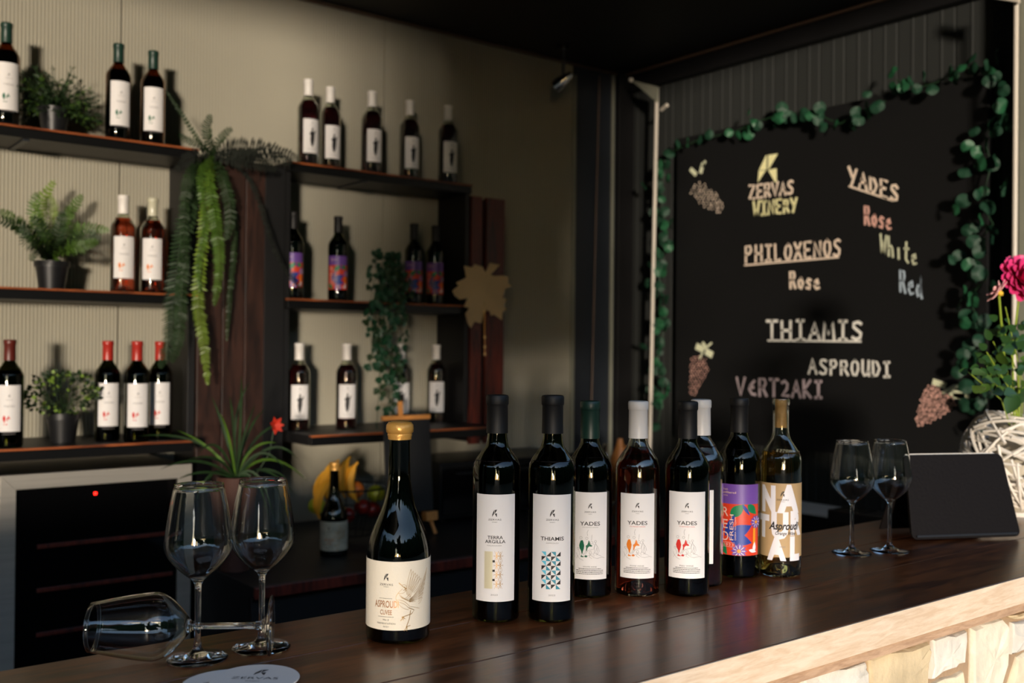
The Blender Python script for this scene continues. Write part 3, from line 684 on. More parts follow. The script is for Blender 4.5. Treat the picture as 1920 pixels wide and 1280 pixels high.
# ------------------------------------------------------------------ coasters
def coaster(x, y, z, rz, lb):
    p = onz(1.05, x, y); t = thing('coaster', (p.x, p.y, z), lb, 'coaster', 'round card coasters at the counter edge', rz)
    MB().lathe([(0, 0), (.052, 0), (.0525, .0008), (.052, .0016), (0, .0016)], 64).build('card', M_coaster, t, angle=30)
    pr = PR().logo(.002, .021, .020).text('ZERVAS', 0, -.004, .0075, .056).text('WINERY', 0, -.013, .003, .018)
    link('logo_print', pr.mesh('logo_print', M_ink, lambda u, v: (u, v, .0019), .05), t)
cr = math.atan2(CR.y, CR.x)
coaster(425, 1283, 1.0504, cr + .1, 'lower white coaster, half covered by the other one')
coaster(478, 1277, 1.0524, cr - .02, 'white coaster with black logo and ZERVAS lettering on top')

# ------------------------------------------------------------------ tablet in a folio
def tablet():
    A = onz(1.056, 1708, 1010); B = onz(1.056, 1912, 1003); u = (B - A); wd = u.length; u.normalize()
    nrm = Vector((-u.y, u.x, 0)); nrm = nrm if nrm.x < 0 else -nrm
    up = (Vector((0, 0, 1)) * .96 + nrm * .26).normalized(); H = .180
    t = thing('tablet_computer', (A + B) / 2 - Vector((0, 0, .006)), 'tablet in a dark leather folio leaning on the bar counter', 'tablet')
    fwd = u.cross(up).normalized()
    if fwd.x < 0: fwd = -fwd
    def slab(name, w2, h0, h1, d0, d1, mat, rad=.014):
        pts = []
        for cx, cz, a0 in ((w2 - rad, h1 - rad, 0), (-w2 + rad, h1 - rad, PI / 2), (-w2 + rad, h0 + rad, PI), (w2 - rad, h0 + rad, 1.5 * PI)):
            for k in range(6): a = a0 + k * PI / 10; pts.append((cx + rad * math.cos(a), cz + rad * math.sin(a)))
        mb = MB(); n = len(pts); base = Vector((0, 0, .0035))
        tp = lambda x, z: x * (1 - .10 * z / H)
        vs = [base + u * tp(x, z) + up * z + fwd * d0 for x, z in pts] + [base + u * tp(x, z) + up * z + fwd * d1 for x, z in pts]
        mb.add(vs, [tuple(range(n)), tuple(range(2 * n - 1, n - 1, -1))] + [(i, (i + 1) % n, n + (i + 1) % n, n + i) for i in range(n)])
        return mb.build(name, mat, t, angle=40, bevel=.001)
    slab('folio_back', wd / 2, 0, H, 0, .005, M_folio)
    slab('tablet_body', wd / 2 - .003, .004, H - .002, -.007, -.0005, M_plastic)
    slab('white_edge', wd / 2 - .006, .006, H + .0035, -.0052, -.0022, M_screen)
    MB().obox(u * 0 + Vector((0, 0, .0035)) - fwd * .045, u * wd * .5, Vector((fwd.x, fwd.y, 0)) * .06, (0, 0, .003)).build('folio_flap', M_folio, t, smooth=False, bevel=.001)
    gd = Vector((fwd.x, fwd.y, 0)).normalized(); sup = (up * .15 + Vector((0, 0, 0))); fb = -gd * .105 + Vector((0, 0, .0035)); mid = (fb + sup) / 2
    MB().obox(mid - u * .012 - gd * .012, u * wd * .46, (sup - fb) / 2 * .95, gd * .0015).build('rear_stand', M_folio, t, smooth=False)
    MB().obox(Vector((0, 0, .010)) + fwd * .006, u * wd * .46, up * .0022, fwd * .0012).build('pen_seam', M_plastic, t, smooth=False)
tablet()

# ------------------------------------------------------------------ shelves
Z1, Z2, Z3 = 2.112, 1.622, 1.147
XF = -3.335
lu = thing('wall_shelf_unit', (-3.45, .3, 0), 'black wall shelf unit beside the fern column, green- and red-capped bottles', 'shelf unit')
ru = thing('wall_shelf_unit', (-3.45, 1.95, 0), 'black wall shelf unit hung with ivy, four flower-label bottles in its middle', 'shelf unit')
def shelf(unit, y0, y1, z, xf, th=.036):
    o = unit.location
    s_ = box('shelf_board', M_shelf, xf - .02 - o.x, xf - o.x, y0 - o.y, y1 - o.y, z - .007, z, unit, .001)
    s_.name = 'front_lip'; b = box('shelf_board', M_black, XA + .004 - o.x, xf - .021 - o.x, y0 - o.y, y1 - o.y, z - th, z - .0005, unit, 0)
    box('rail', M_blackmetal, xf - .02 - o.x, xf - .004 - o.x, y0 + .002 - o.y, y1 - .002 - o.y, z - th, z - .008, unit, .001)
for z, xf in ((Z1, XF), (Z2, XF), (Z3, -3.19)): shelf(lu, -.9, 1.262 if z != Z3 else 1.20, z, xf)
for z, xf in ((Z1, XF), (Z2, XF), (Z3, -3.14)): shelf(ru, 1.59, 2.395 if z != Z2 else 2.36, z, xf)
for yb in (.72, 1.9):
    for z in (Z1,):
        u_ = lu if yb < 1.4 else ru; o = u_.location
        box('bracket', M_bluegrey, XA + .006 - o.x, XF - .02 - o.x, yb - o.y, yb + .018 - o.y, z - .041, z - .036, u_, 0)
def side(u_, y0, y1, z0, z1, x1=XF - .02, mat=M_black): o = u_.location; box('side_panel', mat, XA + .004 - o.x, x1 - o.x, y0 - o.y, y1 - o.y, z0, z1, u_, .001)
side(lu, 1.238, 1.262, Z2 + .001, Z1 - .037); side(lu, 1.238, 1.262, Z3 + .001, Z2 - .037)
side(ru, 1.585, 1.606, Z2 + .001, Z1 - .037); side(ru, 1.585, 1.606, Z3 + .001, Z2 - .037)
side(ru, 2.375, 2.396, Z2 + .001, Z1 - .037); side(ru, 2.375, 2.396, Z3 + .001, Z2 - .037)
cp = thing('plank_column', (-3.36, 1.38, 0), 'dark brown plank column with ferns between the two shelf units', 'column')
for i, (a, b) in enumerate(((1.265, 1.35), (1.353, 1.43), (1.433, 1.503))): box('plank', M_brown, 0, .018, a - 1.38, b - 1.38, .80, 2.09, cp, .0015)
box('backing', M_black, -.19, -.002, 1.266 - 1.38, 1.58 - 1.38, .80, 2.09, cp, 0)
box('edge_post', M_black, -.0015, .012, 1.506 - 1.38, 1.582 - 1.38, .80, 2.09, cp, .001)
cq = thing('plank_column', (-3.36, 2.5, 0), 'red-stained plank column behind the golden maple leaf', 'column')
for a, b in ((2.398, 2.452), (2.474, 2.568)): box('plank', M_red, -.002, .016, a - 2.5, b - 2.5, 1.06, 2.068, cq, .0015)
box('backing', M_black, -.19, -.004, 2.399 - 2.5, 2.55 - 2.5, 1.07, 2.06, cq, 0)

def zx(ztop, x, y): r = ray(x, y); k = (ztop - CAM.z) / r.z; return CAM + r * k
def onshelf(kind, zs, x, ycap, lb, grp, lo=-3.50, hi=-3.385, rot=0):
    p = zx(zs + PROF[KIND[kind][0]][1], x, ycap); X = min(max(p.x, lo), hi); p = onx(X, x, (ycap + 60))
    p = Vector((X, p.y, zs + .0006)); to = Vector((-p.x, -p.y))
    bottle(kind, p, lb, grp, 28, math.atan2(to.y, to.x) + PI / 2 + rot)
    return p
G1 = 'green-capped bottles on the top shelf'
onshelf('sg', Z1, 12, 30, 'green-capped bottle at the left frame edge, left of the bushy plant', G1, rot=.2)
onshelf('sg', Z1, 222, 76, 'green-capped bottle right beside the bushy grass plant', G1, rot=.25)
onshelf('sg', Z1, 287, 97, 'green-capped bottle nearest the fern column on the top shelf', G1, rot=.1)
G2 = 'white-capped bottles on the top right shelf'
for x, y, lb in ((578, 145, 'white-capped bottle on top shelf nearest the fern column'), (619, 164, 'white-capped top shelf bottle second from the fern column'), (697, 169, 'white-capped bottle in the middle of the top shelf row'),
                 (768, 189, 'white-capped top shelf bottle second from the free shelf end'), (840, 193, 'white-capped bottle at the free end of the top shelf')): onshelf('ph', Z1, x, y, lb, G2, lo=-3.52, rot=.42)
G3 = 'rose bottles on the middle shelf'
onshelf('ro', Z2, 231, 357, 'rose wine bottle with white cap beside the potted fern', G3, rot=.1); onshelf('rp', Z2, 286, 371, 'rose wine bottle with pale translucent cap near the fern column', G3)
G4 = 'flower-label bottles on the middle right shelf'
for x, y, lb in ((550, 396, 'flower-label bottle crossed by a dark drooping frond'), (634, 400, 'flower-label bottle standing clear left of the trailing ivy'), (776, 414, 'flower-label bottle just right of the trailing ivy'), (816, 424, 'flower-label bottle nearest the red plank column')): onshelf('fresh', Z2, x, y, lb, G4, lo=-3.52, rot=0)
G5 = 'red-label bottles on the bottom left shelf'
def low(kind, x, y, X, zs, lb, g, rot=0):
    p = onx(X, x, y); p = Vector((X, p.y, zs + .0006)); to = Vector((-p.x, -p.y)); bottle(kind, p, lb, g, 28, math.atan2(to.y, to.x) + PI / 2 + rot)
low('sm', 18, 700, -3.27, Z3, 'maroon-capped bottle left of the boxwood plant', G5); low('sr', 202, 700, -3.33, Z3, 'red-capped bottle just right of the boxwood plant', G5, .1)
low('sr', 257, 700, -3.25, Z3, 'red-capped bottle standing foremost, middle of the three', G5, .1); low('sr', 300, 700, -3.31, Z3, 'red-capped bottle partly behind the drooping fern', G5)
G6 = 'white-capped bottles on the bottom right shelf'
for x, X, lb in ((561, -3.38, 'white-capped bottle on bottom shelf beside the red flower'), (650, -3.35, 'white-capped bottom shelf bottle left of the ivy tendrils'), (752, -3.45, 'white-capped bottle behind the ivy tendrils on bottom shelf'), (818, -3.48, 'white-capped bottom shelf bottle nearest the red plank column')): low('ph', x, 700, X, Z3, lb, G6, .1)

# ------------------------------------------------------------------ plants
def potb(t, r0, r1, h, mat=M_plastic, rim=True):
    p = [(0, 0), (r0, 0), (r1 * .97, h * .8)] + ([(r1 * 1.06, h * .8), (r1 * 1.08, h), (r1 * .96, h)] if rim else [(r1, h), (r1 * .93, h)]) + [(r1 * .92, h * .85), (0, h * .85)]
    return MB().lathe(p, 28).build('pot', mat, t, angle=40)
def frond(t, pts, wd, mat, n=26, seed=0, face=Vector((1, 0, 0)), name='frond'):
    """pinnate frond along world points pts, leaflets spread in the plane that faces the room"""
    q = random.Random(seed); P_ = [Vector(p) - t.location for p in pts]
    L = []
    for i in range(n + 1):
        s_ = i / n * (len(P_) - 1); k = min(int(s_), len(P_) - 2); f = s_ - k
        p0, p1, p2, p3 = P_[max(k - 1, 0)], P_[k], P_[k + 1], P_[min(k + 2, len(P_) - 1)]
        L.append(.5 * ((2 * p1) + (p2 - p0) * f + (2 * p0 - 5 * p1 + 4 * p2 - p3) * f * f + (3 * p1 - p0 - 3 * p2 + p3) * f ** 3))
    mb = MB(); mb.tube(L, [.0016 * (1 - .6 * i / n) for i in range(n + 1)], 4)
    for i in range(1, n + 1):
        d = (L[i] - L[i - 1]); seglen = d.length; d.normalize(); fa = (face + Vector((q.uniform(-.25, .25), q.uniform(-.25, .25), q.uniform(-.25, .25)))).normalized()
        sdv = d.cross(fa).normalized(); w_ = wd * (math.sin(PI * min(1, (.12 + .88 * i / n))) ** .55 * .9 + .1) * .5
        for sg in (-1, 1):
            for h_ in (0,):
                a = L[i] - d * seglen * .5; l = w_ * q.uniform(.85, 1.1); dirv = (sdv * sg * .92 + d * .38 - fa * q.uniform(-.1, .28)).normalized()
                b = d * seglen * .44
                mb.add([a - b * .6, a + dirv * l * .55 - b * .9, a + dirv * l, a + dirv * l * .55 + b * .9, a + b * .6], [(0, 1, 2, 3, 4)])
    return mb.build(name, mat, t, smooth=False)
def pxs(X, pts): return [onx(X if not isinstance(p[-1], tuple) and len(p) == 2 else p[2], p[0], p[1]) for p in pts]
def px3(pts): return [onx(x_, a, b) for a, b, x_ in pts]
# potted fern on the middle shelf
b0 = onx(-3.43, 97, 538); t = thing('potted_fern', (-3.43, b0.y, Z2 + .0005), 'green fern in black pot on the middle shelf', 'plant')
potb(t, .038, .050, .09)
fx = -3.43
FR = [[(97, 488, fx), (60, 440, -3.38), (30, 415, -3.35), (0, 393, -3.33)], [(97, 488, fx), (70, 450, -3.36), (35, 425, -3.3), (-12, 408, -3.28)], [(97, 488, fx), (72, 440, -3.42), (74, 385, -3.42), (103, 338, -3.42)], [(97, 488, fx), (92, 430, -3.4), (96, 390, -3.4), (92, 366, -3.4)],
      [(97, 488, fx), (112, 430, -3.45), (130, 400, -3.45), (155, 364, -3.45)], [(97, 488, fx), (125, 440, -3.4), (160, 428, -3.36), (206, 432, -3.33)], [(97, 488, fx), (130, 455, -3.36), (160, 442, -3.30), (190, 450, -3.28)], [(97, 488, fx), (125, 465, -3.3), (150, 462, -3.26), (185, 452, -3.25)],
      [(97, 488, fx), (70, 460, -3.3), (50, 452, -3.28), (42, 420, -3.28)], [(97, 488, fx), (75, 470, -3.33), (62, 475, -3.3), (60, 490, -3.29)], [(97, 488, fx), (85, 450, -3.35), (65, 400, -3.34), (70, 360, -3.34)], [(97, 488, fx), (118, 470, -3.35), (140, 470, -3.3), (150, 462, -3.29)], [(97, 488, fx), (90, 455, -3.32), (80, 430, -3.3), (60, 405, -3.3)], [(97, 488, fx), (105, 455, -3.34), (112, 425, -3.33), (118, 395, -3.33)]]
for i, f in enumerate(FR): frond(t, px3(f), .060 if i not in (9, 11) else .04, [M_fern, M_fernd, M_ferny, M_ferny, M_fern, M_fern, M_fernd, M_fern, M_fernd, M_fernd, M_fern, M_fern, M_fernd, M_fernd][i], 24, i)
# ferns hung on the plank column
t = thing('hanging_fern', (-3.34, 1.42, 2.092), 'fern sprawling over the top of the plank column and hanging down', 'plant')
potb(t, .04, .05, .03, M_plastic, False)
hx = -3.28
HF = [([(400, 292, -3.34), (372, 262, hx), (335, 205, hx), (310, 168, hx)], .022, M_fernd), ([(400, 292, -3.34), (390, 262, hx), (388, 236, hx), (396, 214, hx)], .05, M_fernd), ([(400, 292, -3.34), (410, 265, hx), (425, 248, hx), (435, 240, hx)], .04, M_fernd), ([(400, 292, -3.34), (372, 270, hx), (350, 262, hx), (336, 250, hx)], .04, M_grass),
      ([(400, 292, -3.34), (440, 278, hx), (500, 280, hx), (560, 296, hx)], .085, M_moss), ([(400, 292, -3.34), (460, 290, hx), (510, 292, hx), (548, 305, hx)], .07, M_moss), ([(400, 292, -3.34), (440, 300, -3.26), (480, 306, -3.26), (520, 318, -3.27)], .07, M_moss), ([(400, 292, -3.34), (370, 290, hx), (350, 300, hx), (330, 320, hx)], .06, M_moss),
      ([(400, 292, -3.34), (392, 330, -3.24), (405, 420, -3.23), (412, 500, -3.23), (402, 574, -3.23)], .062, M_fern), ([(400, 292, -3.34), (375, 330, -3.25), (385, 420, -3.24), (372, 500, -3.24), (375, 548, -3.24)], .035, M_fern), ([(400, 292, -3.34), (420, 340, -3.25), (432, 400, -3.25), (425, 450, -3.25)], .06, M_fernd),
      ([(400, 292, -3.34), (385, 400, -3.26), (372, 560, -3.26), (382, 640, -3.24), (390, 722, -3.23)], .058, M_ferny), ([(390, 292, -3.34), (355, 330, -3.26), (345, 420, -3.26), (350, 520, -3.26)], .05, M_fernd), ([(390, 292, -3.34), (345, 420, -3.28), (325, 560, -3.27), (318, 640, -3.27), (300, 690, -3.25)], .075, M_grass),
      ([(390, 292, -3.34), (350, 440, -3.28), (340, 570, -3.27), (335, 640, -3.27), (322, 680, -3.25)], .06, M_fernd), ([(410, 292, -3.34), (440, 420, -3.3), (430, 560, -3.3), (425, 640, -3.3)], .03, M_fernd), ([(410, 292, -3.34), (470, 340, -3.3), (520, 480, -3.24), (572, 552, -3.27)], .026, M_moss)]
for i, (f, wd, mt) in enumerate(HF):
    f3 = px3(f); frond(t, f3, wd, mt, max(16, int(sum((b - a).length for a, b in zip(f3, f3[1:])) / .0095)), 40 + i)
# bushy grass plant, top shelf
def leafy(t, c, rad, n, L, wd, mats, seed, up=.35, flat=1.0, name='foliage'):
    q = random.Random(seed); mbs = [MB() for _ in mats]
    for i in range(n):
        d = Vector((q.gauss(0, 1), q.gauss(0, 1), q.gauss(0, 1) + up)).normalized(); rr_ = q.uniform(.45, 1) ** .6
        p = Vector(c) + Vector((d.x * rad[0], d.y * rad[1], d.z * rad[2])) * rr_
        dr = (d + Vector((q.uniform(-.5, .5), q.uniform(-.5, .5), q.uniform(-.3, .6)))).normalized(); s_ = dr.cross(Vector((q.uniform(-1, 1), q.uniform(-1, 1), q.uniform(-1, 1)))).normalized(); l = L * q.uniform(.6, 1.2)
        mbs[q.randrange(len(mats))].add([p, p + dr * l * .5 + s_ * wd / 2, p + dr * l, p + dr * l * .5 - s_ * wd / 2], [(0, 1, 2, 3)])
    for mb, mt in zip(mbs, mats): o = mb.build(name, mt, t, smooth=False); o['kind'] = 'stuff'
b0 = onx(-3.43, 101, 240); t = thing('potted_plant', (-3.43, b0.y, Z1 + .0005), 'bushy dark grass-leaved plant in black pot on the top shelf', 'plant'); potb(t, .034, .046, .085)
q = random.Random(11); mb = MB(); mb2 = MB()
for i in range(120):
    a = q.uniform(0, 2 * PI); e = q.uniform(-.1, 1.35); L_ = q.uniform(.10, .150); d = Vector((math.cos(a) * math.cos(e), math.sin(a) * math.cos(e) * 1.2, math.sin(e))).normalized()
    p = Vector((0, 0, .075)); pts = []
    for k in range(6): pts.append(p.copy()); p = p + d * L_ / 5; d = (d + Vector((0, 0, -.09))).normalized()
    mb.tube(pts, [.0012] * 6, 3)
    for k in range(1, 6):
        for _ in range(5):
            dd = (d + Vector((q.uniform(-1, 1), q.uniform(-1, 1), q.uniform(-.6, 1)))).normalized(); s_ = dd.cross(Vector((q.uniform(-1, 1), 1, q.uniform(-1, 1)))).normalized(); l = .020
            (mb if i % 3 else mb2).add([pts[k], pts[k] + dd * l * .5 + s_ * .002, pts[k] + dd * l, pts[k] + dd * l * .5 - s_ * .002], [(0, 1, 2, 3)])
for m_, mt in ((mb, M_grass), (mb2, M_fern)): o = m_.build('foliage', mt, t, smooth=False); o['kind'] = 'stuff'
# boxwood
b0 = onx(-3.33, 119, 700); t = thing('potted_plant', (-3.33, b0.y, Z3 + .0005), 'round-leaved light green shrub in black pot on the bottom shelf', 'plant'); potb(t, .036, .048, .09)
leafy(t, (0, 0, .150), (.09, .115, .070), 420, .017, .013, [M_box, M_fernd, M_grass], 5, up=.2)
mb = MB(); q = random.Random(2)
for i in range(16): a = q.uniform(0, 6.28); mb.tube([(0, 0, .07), (.03 * math.cos(a), .04 * math.sin(a), .12), (.07 * math.cos(a), .09 * math.sin(a), .16 + q.uniform(-.02, .05))], .0012, 4)
mb.build('stems', M_grass, t)
# spider plant in terracotta pot on the back worktop
ZW = .78
b0 = onx(-2.90, 441, 1000); t = thing('spider_plant', (-2.90, b0.y, ZW + .0005), 'long-leaved spider plant in terracotta pot on the back worktop', 'plant')
pt_h = onx(-2.90, 441, 893).z - ZW; potb(t, .040, .052, pt_h, M_terra)
base = Vector((-2.90, b0.y, ZW + pt_h - .01))
ends = [((400, 830), (330, 806)), ((390, 800), (256, 818)), ((395, 850), (362, 948)), ((385, 870), (330, 900)), ((430, 760), (470, 715)), ((460, 790), (500, 765)), ((455, 770), (452, 700)), ((500, 820), (580, 905)), ((495, 850), (555, 930)), ((510, 800), (560, 862)), ((420, 790), (395, 740)),
        ((410, 800), (372, 850)), ((480, 840), (530, 990)), ((470, 850), (520, 1000)), ((430, 800), (410, 772)), ((470, 800), (540, 790)), ((400, 865), (390, 905)), ((450, 820), (480, 755)), ((490, 870), (500, 960)), ((380, 840), (300, 880)), ((440, 790), (430, 740)), ((465, 820), (520, 830)), ((415, 840), (350, 862)), ((485, 810), (535, 880)), ((500, 860), (540, 900))]
q = random.Random(4)
for i, (m_, e) in enumerate(ends):
    X = -2.90 + q.uniform(-.08, .10); A = base; Bm = onx(X, *m_); Ce = onx(X + q.uniform(-.02, .05), *e); mb = MB(); n = 10; vs = []
    for k in range(n + 1):
        s_ = k / n; p = A * (1 - s_) ** 2 + Bm * 2 * s_ * (1 - s_) * 1.0 + Ce * s_ * s_; d = ((Bm - A) * (1 - s_) + (Ce - Bm) * s_).normalized()
        sdv = d.cross(Vector((.9, -.4, .2 + q.uniform(-.03, .03)))).normalized() * .0038 * math.sin(PI * (.15 + .85 * s_)) ** .7; n_ = d.cross(sdv).normalized() * .0015
        vs += [p - sdv - t.location, p + n_ - t.location, p + sdv - t.location]
    fs = []
    for k in range(n): fs += [(3 * k, 3 * k + 1, 3 * k + 4, 3 * k + 3), (3 * k + 1, 3 * k + 2, 3 * k + 5, 3 * k + 4)]
    mb.add(vs, fs); mb.build('leaf', M_fern if i % 7 == 0 else M_grass, t)
fc = onx(-2.95, 515, 797); fl = thing('red_flower', fc, 'red orchid-like blossom rising from behind the spider plant', 'flower')
pm_ = MB(); pm_.add([(0, 0, 0), (.005, -.009, .014), (.004, 0, .032), (.005, .009, .014)], [(0, 1, 2, 3)]); pme = pm_.mesh('petal', M_rflower)
for k in range(7): link('petal', pme, fl, Matrix.Rotation(k * 2 * PI / 7 + .3, 4, 'X') @ Matrix.Rotation(.3 + .2 * (k % 3), 4, 'Y'))
mb = MB(); st = onx(-2.95, 470, 905); mb.tube([(0, 0, 0), (onx(-2.95, 505, 850) - fc), st - fc], .0018, 6); mb.build('stem', M_grass, fl)
# trailing ivy on the middle shelf
b0 = onx(-3.40, 722, 520); t = thing('trailing_ivy', (-3.40, b0.y, Z2 + .0005), 'ivy in a small pot trailing from middle shelf past the bottom one', 'plant'); potb(t, .03, .042, .07)
lv = MB(); ol = [(0, -.30), (.18, -.42), (.34, -.22), (.5, .02), (.30, .12), (.26, .38), (.08, .42), (0, .62)]; ol2 = ol + [(-x, y) for x, y in ol[-2:0:-1]]
lv.add([(x * .030, .0008 * math.cos(9 * x) - abs(x) * .006, y * .030) for x, y in ol2] + [(0, .0015, 0)], [(i, (i + 1) % len(ol2), len(ol2)) for i in range(len(ol2))]); ivm = lv.mesh('leaf', M_ivy, smooth=False)
ivm2 = lv.mesh('leaf', M_grass, smooth=False)
q = random.Random(8); strands = [[(722, 500), (705, 560), (700, 640), (715, 690), (735, 720), (722, 790)], [(722, 500), (735, 580), (725, 650), (735, 700), (728, 745), (738, 770)], [(722, 490), (750, 560), (758, 600), (742, 660), (745, 720)], [(722, 490), (700, 530), (690, 600), (698, 660), (690, 700)], [(722, 490), (718, 560), (720, 620), (712, 700), (706, 806)], [(722, 480), (735, 480), (750, 520), (760, 560)], [(722, 480), (705, 475), (695, 500), (690, 540)]]
for s_ in strands:
    P3 = [onx(-3.34 if i == 0 else -3.28 + .0 * i, x, y) - t.location for i, (x, y) in enumerate(s_)]
    MB().tube(P3, .0012, 4).build('stem', M_vine, t)
    Ls = 0
    for a, b in zip(P3, P3[1:]):
        n = max(2, int((b - a).length / .012))
        for k in range(n):
            p = a.lerp(b, k / n) + Vector((q.uniform(-.0, .04), q.uniform(-.026, .026), q.uniform(-.012, .012)))
            low_ = p.z < -.30
            if low_ and q.random() < .45: continue
            M4 = Matrix.Translation(p) @ Matrix.Rotation(PI / 2 + q.uniform(-.8, .8), 4, 'Z') @ Matrix.Rotation(PI + q.uniform(-.7, .7), 4, 'Y') @ Matrix.Rotation(q.uniform(-.6, .6), 4, 'X') @ Matrix.Scale(q.uniform(.75, 1.25), 4)
            link('leaf', ivm if q.random() < .7 else ivm2, t, M4)
# golden maple leaf
OUT = [(1725, 770), (1700, 720), (1640, 700), (1625, 725), (1560, 712), (1580, 800), (1500, 840), (1520, 860), (1475, 900), (1490, 935), (1530, 965), (1590, 955), (1560, 1020), (1600, 1030), (1570, 1070), (1590, 1140), (1612, 1180), (1640, 1130), (1690, 1145), (1705, 1080), (1712, 1030), (1738, 990), (1760, 1040), (1760, 1085), (1790, 1080), (1845, 1120), (1850, 1060), (1885, 1040), (1860, 1010), (1885, 965), (1850, 950), (1870, 890), (1920, 865), (1890, 840), (1895, 795), (1850, 785), (1790, 790)]
lc = onx(-3.30, 909, 545); t = thing('maple_leaf_ornament', lc, 'large gold maple leaf ornament hung on the red planks', 'ornament')
def goldpoly(pts, fold, name):
    mb = MB(); n = len(pts); q0 = []
    for (x, y) in pts:
        X = -3.30 - .022 * abs(x - 1722) / 200 if x < 1722 else -3.30 + .030 * (x - 1722) / 200
        q0.append(onx(X, 480 + x / 4, 320 + y / 4) - lc)
    c_ = sum(q0, Vector()) / n
    mb.add(q0 + [v + Vector((-.003, 0, 0)) for v in q0], [(i, (i + 1) % n, n + (i + 1) % n, n + i) for i in range(n)])
    bm = bmesh.new(); fv = [bm.verts.new(v) for v in q0]; f = bm.faces.new(fv); r_ = bmesh.ops.triangulate(bm, faces=[f]); bm.verts.index_update()
    tr = [tuple(v.index for v in f.verts) for f in bm.faces]; bm.free()
    mb.add(q0, tr); mb.add([v + Vector((-.003, 0, 0)) for v in q0], tr)
    return mb.build(name, M_gold, t, smooth=False)
spl = [p for p in OUT]
left = spl[0:21] + [(1722, 900)]; right = [(1722, 900)] + spl[20:] + [spl[0]]
goldpoly(left, 0, 'leaf_half'); goldpoly(right, 0, 'leaf_half'); goldpoly([(1715, 775), (1755, 690), (1830, 705), (1748, 790)], 0, 'leaf_stalk')
mb = MB(); a = onx(-3.30, 908, 565) - lc; b = onx(-3.30, 909, 668) - lc; mb.tube([a, b], .0009, 5); mb.build('string', M_goldink, t)
for y in (582, 632, 650, 664): o = MB().lathe([(0, -.007), (.005, -.004), (.006, 0), (.005, .004), (0, .007)], 10).build('bead', M_gold, t); o.location = onx(-3.298, 909, y) - lc

# ------------------------------------------------------------------ fridge and back worktop
FXX = -3.10
fy0, fy1 = .617, 1.161
t = thing('wine_fridge', (-3.30, (fy0 + fy1) / 2, 0), 'wine fridge with brushed steel door frame under the bottom shelf', 'fridge')
ym = (fy0 + fy1) / 2; hw_ = (fy1 - fy0) / 2; zt, zb = 1.082, .22; fw = .042
box('body', M_blackmetal, -.22, .155, -hw_, hw_, .1, zt - .005, t)
d = box('door', M_gdark, .157, .190, -hw_ + .003, hw_ - .003, zb, zt, t, .001)
def fr(name, pts, x0=.1905, x1=.200):
    mb = MB(); n = len(pts); vs = [(x0, y, z) for y, z in pts] + [(x1, y, z) for y, z in pts]
    mb.add(vs, [tuple(range(n)), tuple(range(2 * n - 1, n - 1, -1))] + [(i, (i + 1) % n, n + (i + 1) % n, n + i) for i in range(n)]); return mb.build(name, M_steel, d, smooth=False, bevel=.001)
fr('steel_frame', [(-hw_, zt), (hw_, zt), (hw_ - fw, zt - fw), (-hw_ + fw, zt - fw)]); fr('steel_frame', [(-hw_, zt), (-hw_ + fw, zt - fw), (-hw_ + fw, zb + fw), (-hw_, zb)]); fr('steel_frame', [(hw_, zt), (hw_, zb), (hw_ - fw, zb + fw), (hw_ - fw, zt - fw)]); fr('steel_frame', [(-hw_, zb), (-hw_ + fw, zb + fw), (hw_ - fw, zb + fw), (hw_, zb)])
for z in (.873, .748, .622, .5, .38): box('shelf_front', M_red, .1905, .196, -hw_ + .10, hw_ - .055, z - .006, z + .006, d, .001)
box('indicator_light', M_led, .191, .194, .875 - ym - .004, .875 - ym + .004, 1.008, 1.016, d, 0)
box('bottom_grille', M_blackmetal, .157, .185, -hw_, hw_, .1, zb - .004, t); 
box('plinth', M_blackmetal, -.2, .12, -hw_ + .02, hw_ - .02, 0, .1, t, 0)
ts = thing('back_cupboard', (-3.2, -.2, 0), 'dark cupboard next to the wine fridge below the shelves', 'cupboard'); box('body', M_darkcab, -.35, .1, -.9, .80, .0, 1.08, ts); 
for i in range(3): box('door', M_darkcab, .101, .118, -.89 + .565 * i, -.89 + .56 * i + .555, .1, 1.06, ts)
tw = thing('back_worktop', (-3.1, 2.3, 0), 'low back worktop with red-brown front edge behind the counter', 'worktop')
box('worktop_board', M_darkcab, XA + .006 + 3.1, -2.662 + 3.1, 1.175 - 2.3, YB - .12 - 2.3, ZW - .035, ZW, tw); box('front_edge', M_red, -2.661 + 3.1, -2.648 + 3.1, 1.175 - 2.3, YB - .12 - 2.3, ZW - .033, ZW - .001, tw)
for i in range(4): box('cupboard_door', M_darkcab, -2.70 + 3.1, -2.685 + 3.1, 1.18 - 2.3 + i * .545, 1.18 - 2.3 + i * .545 + .54, .08, ZW - .04, tw)
box('carcass', M_black, XA + .01 + 3.1, -2.705 + 3.1, 1.18 - 2.3, YB - .13 - 2.3, 0, ZW - .036, tw, 0)
# bottle on the worktop
p = onz(ZW, 626, 1036); KIND['back'] = KIND['asp'][:9] + (P('label_dull', (176, 168, 146), .7, var=.2, vscale=60), 'asp'); 
low('back', 626, 1000, -2.93, ZW, 'dark bottle with gold top and beige label before the fruit basket', 'bottles on the back worktop')
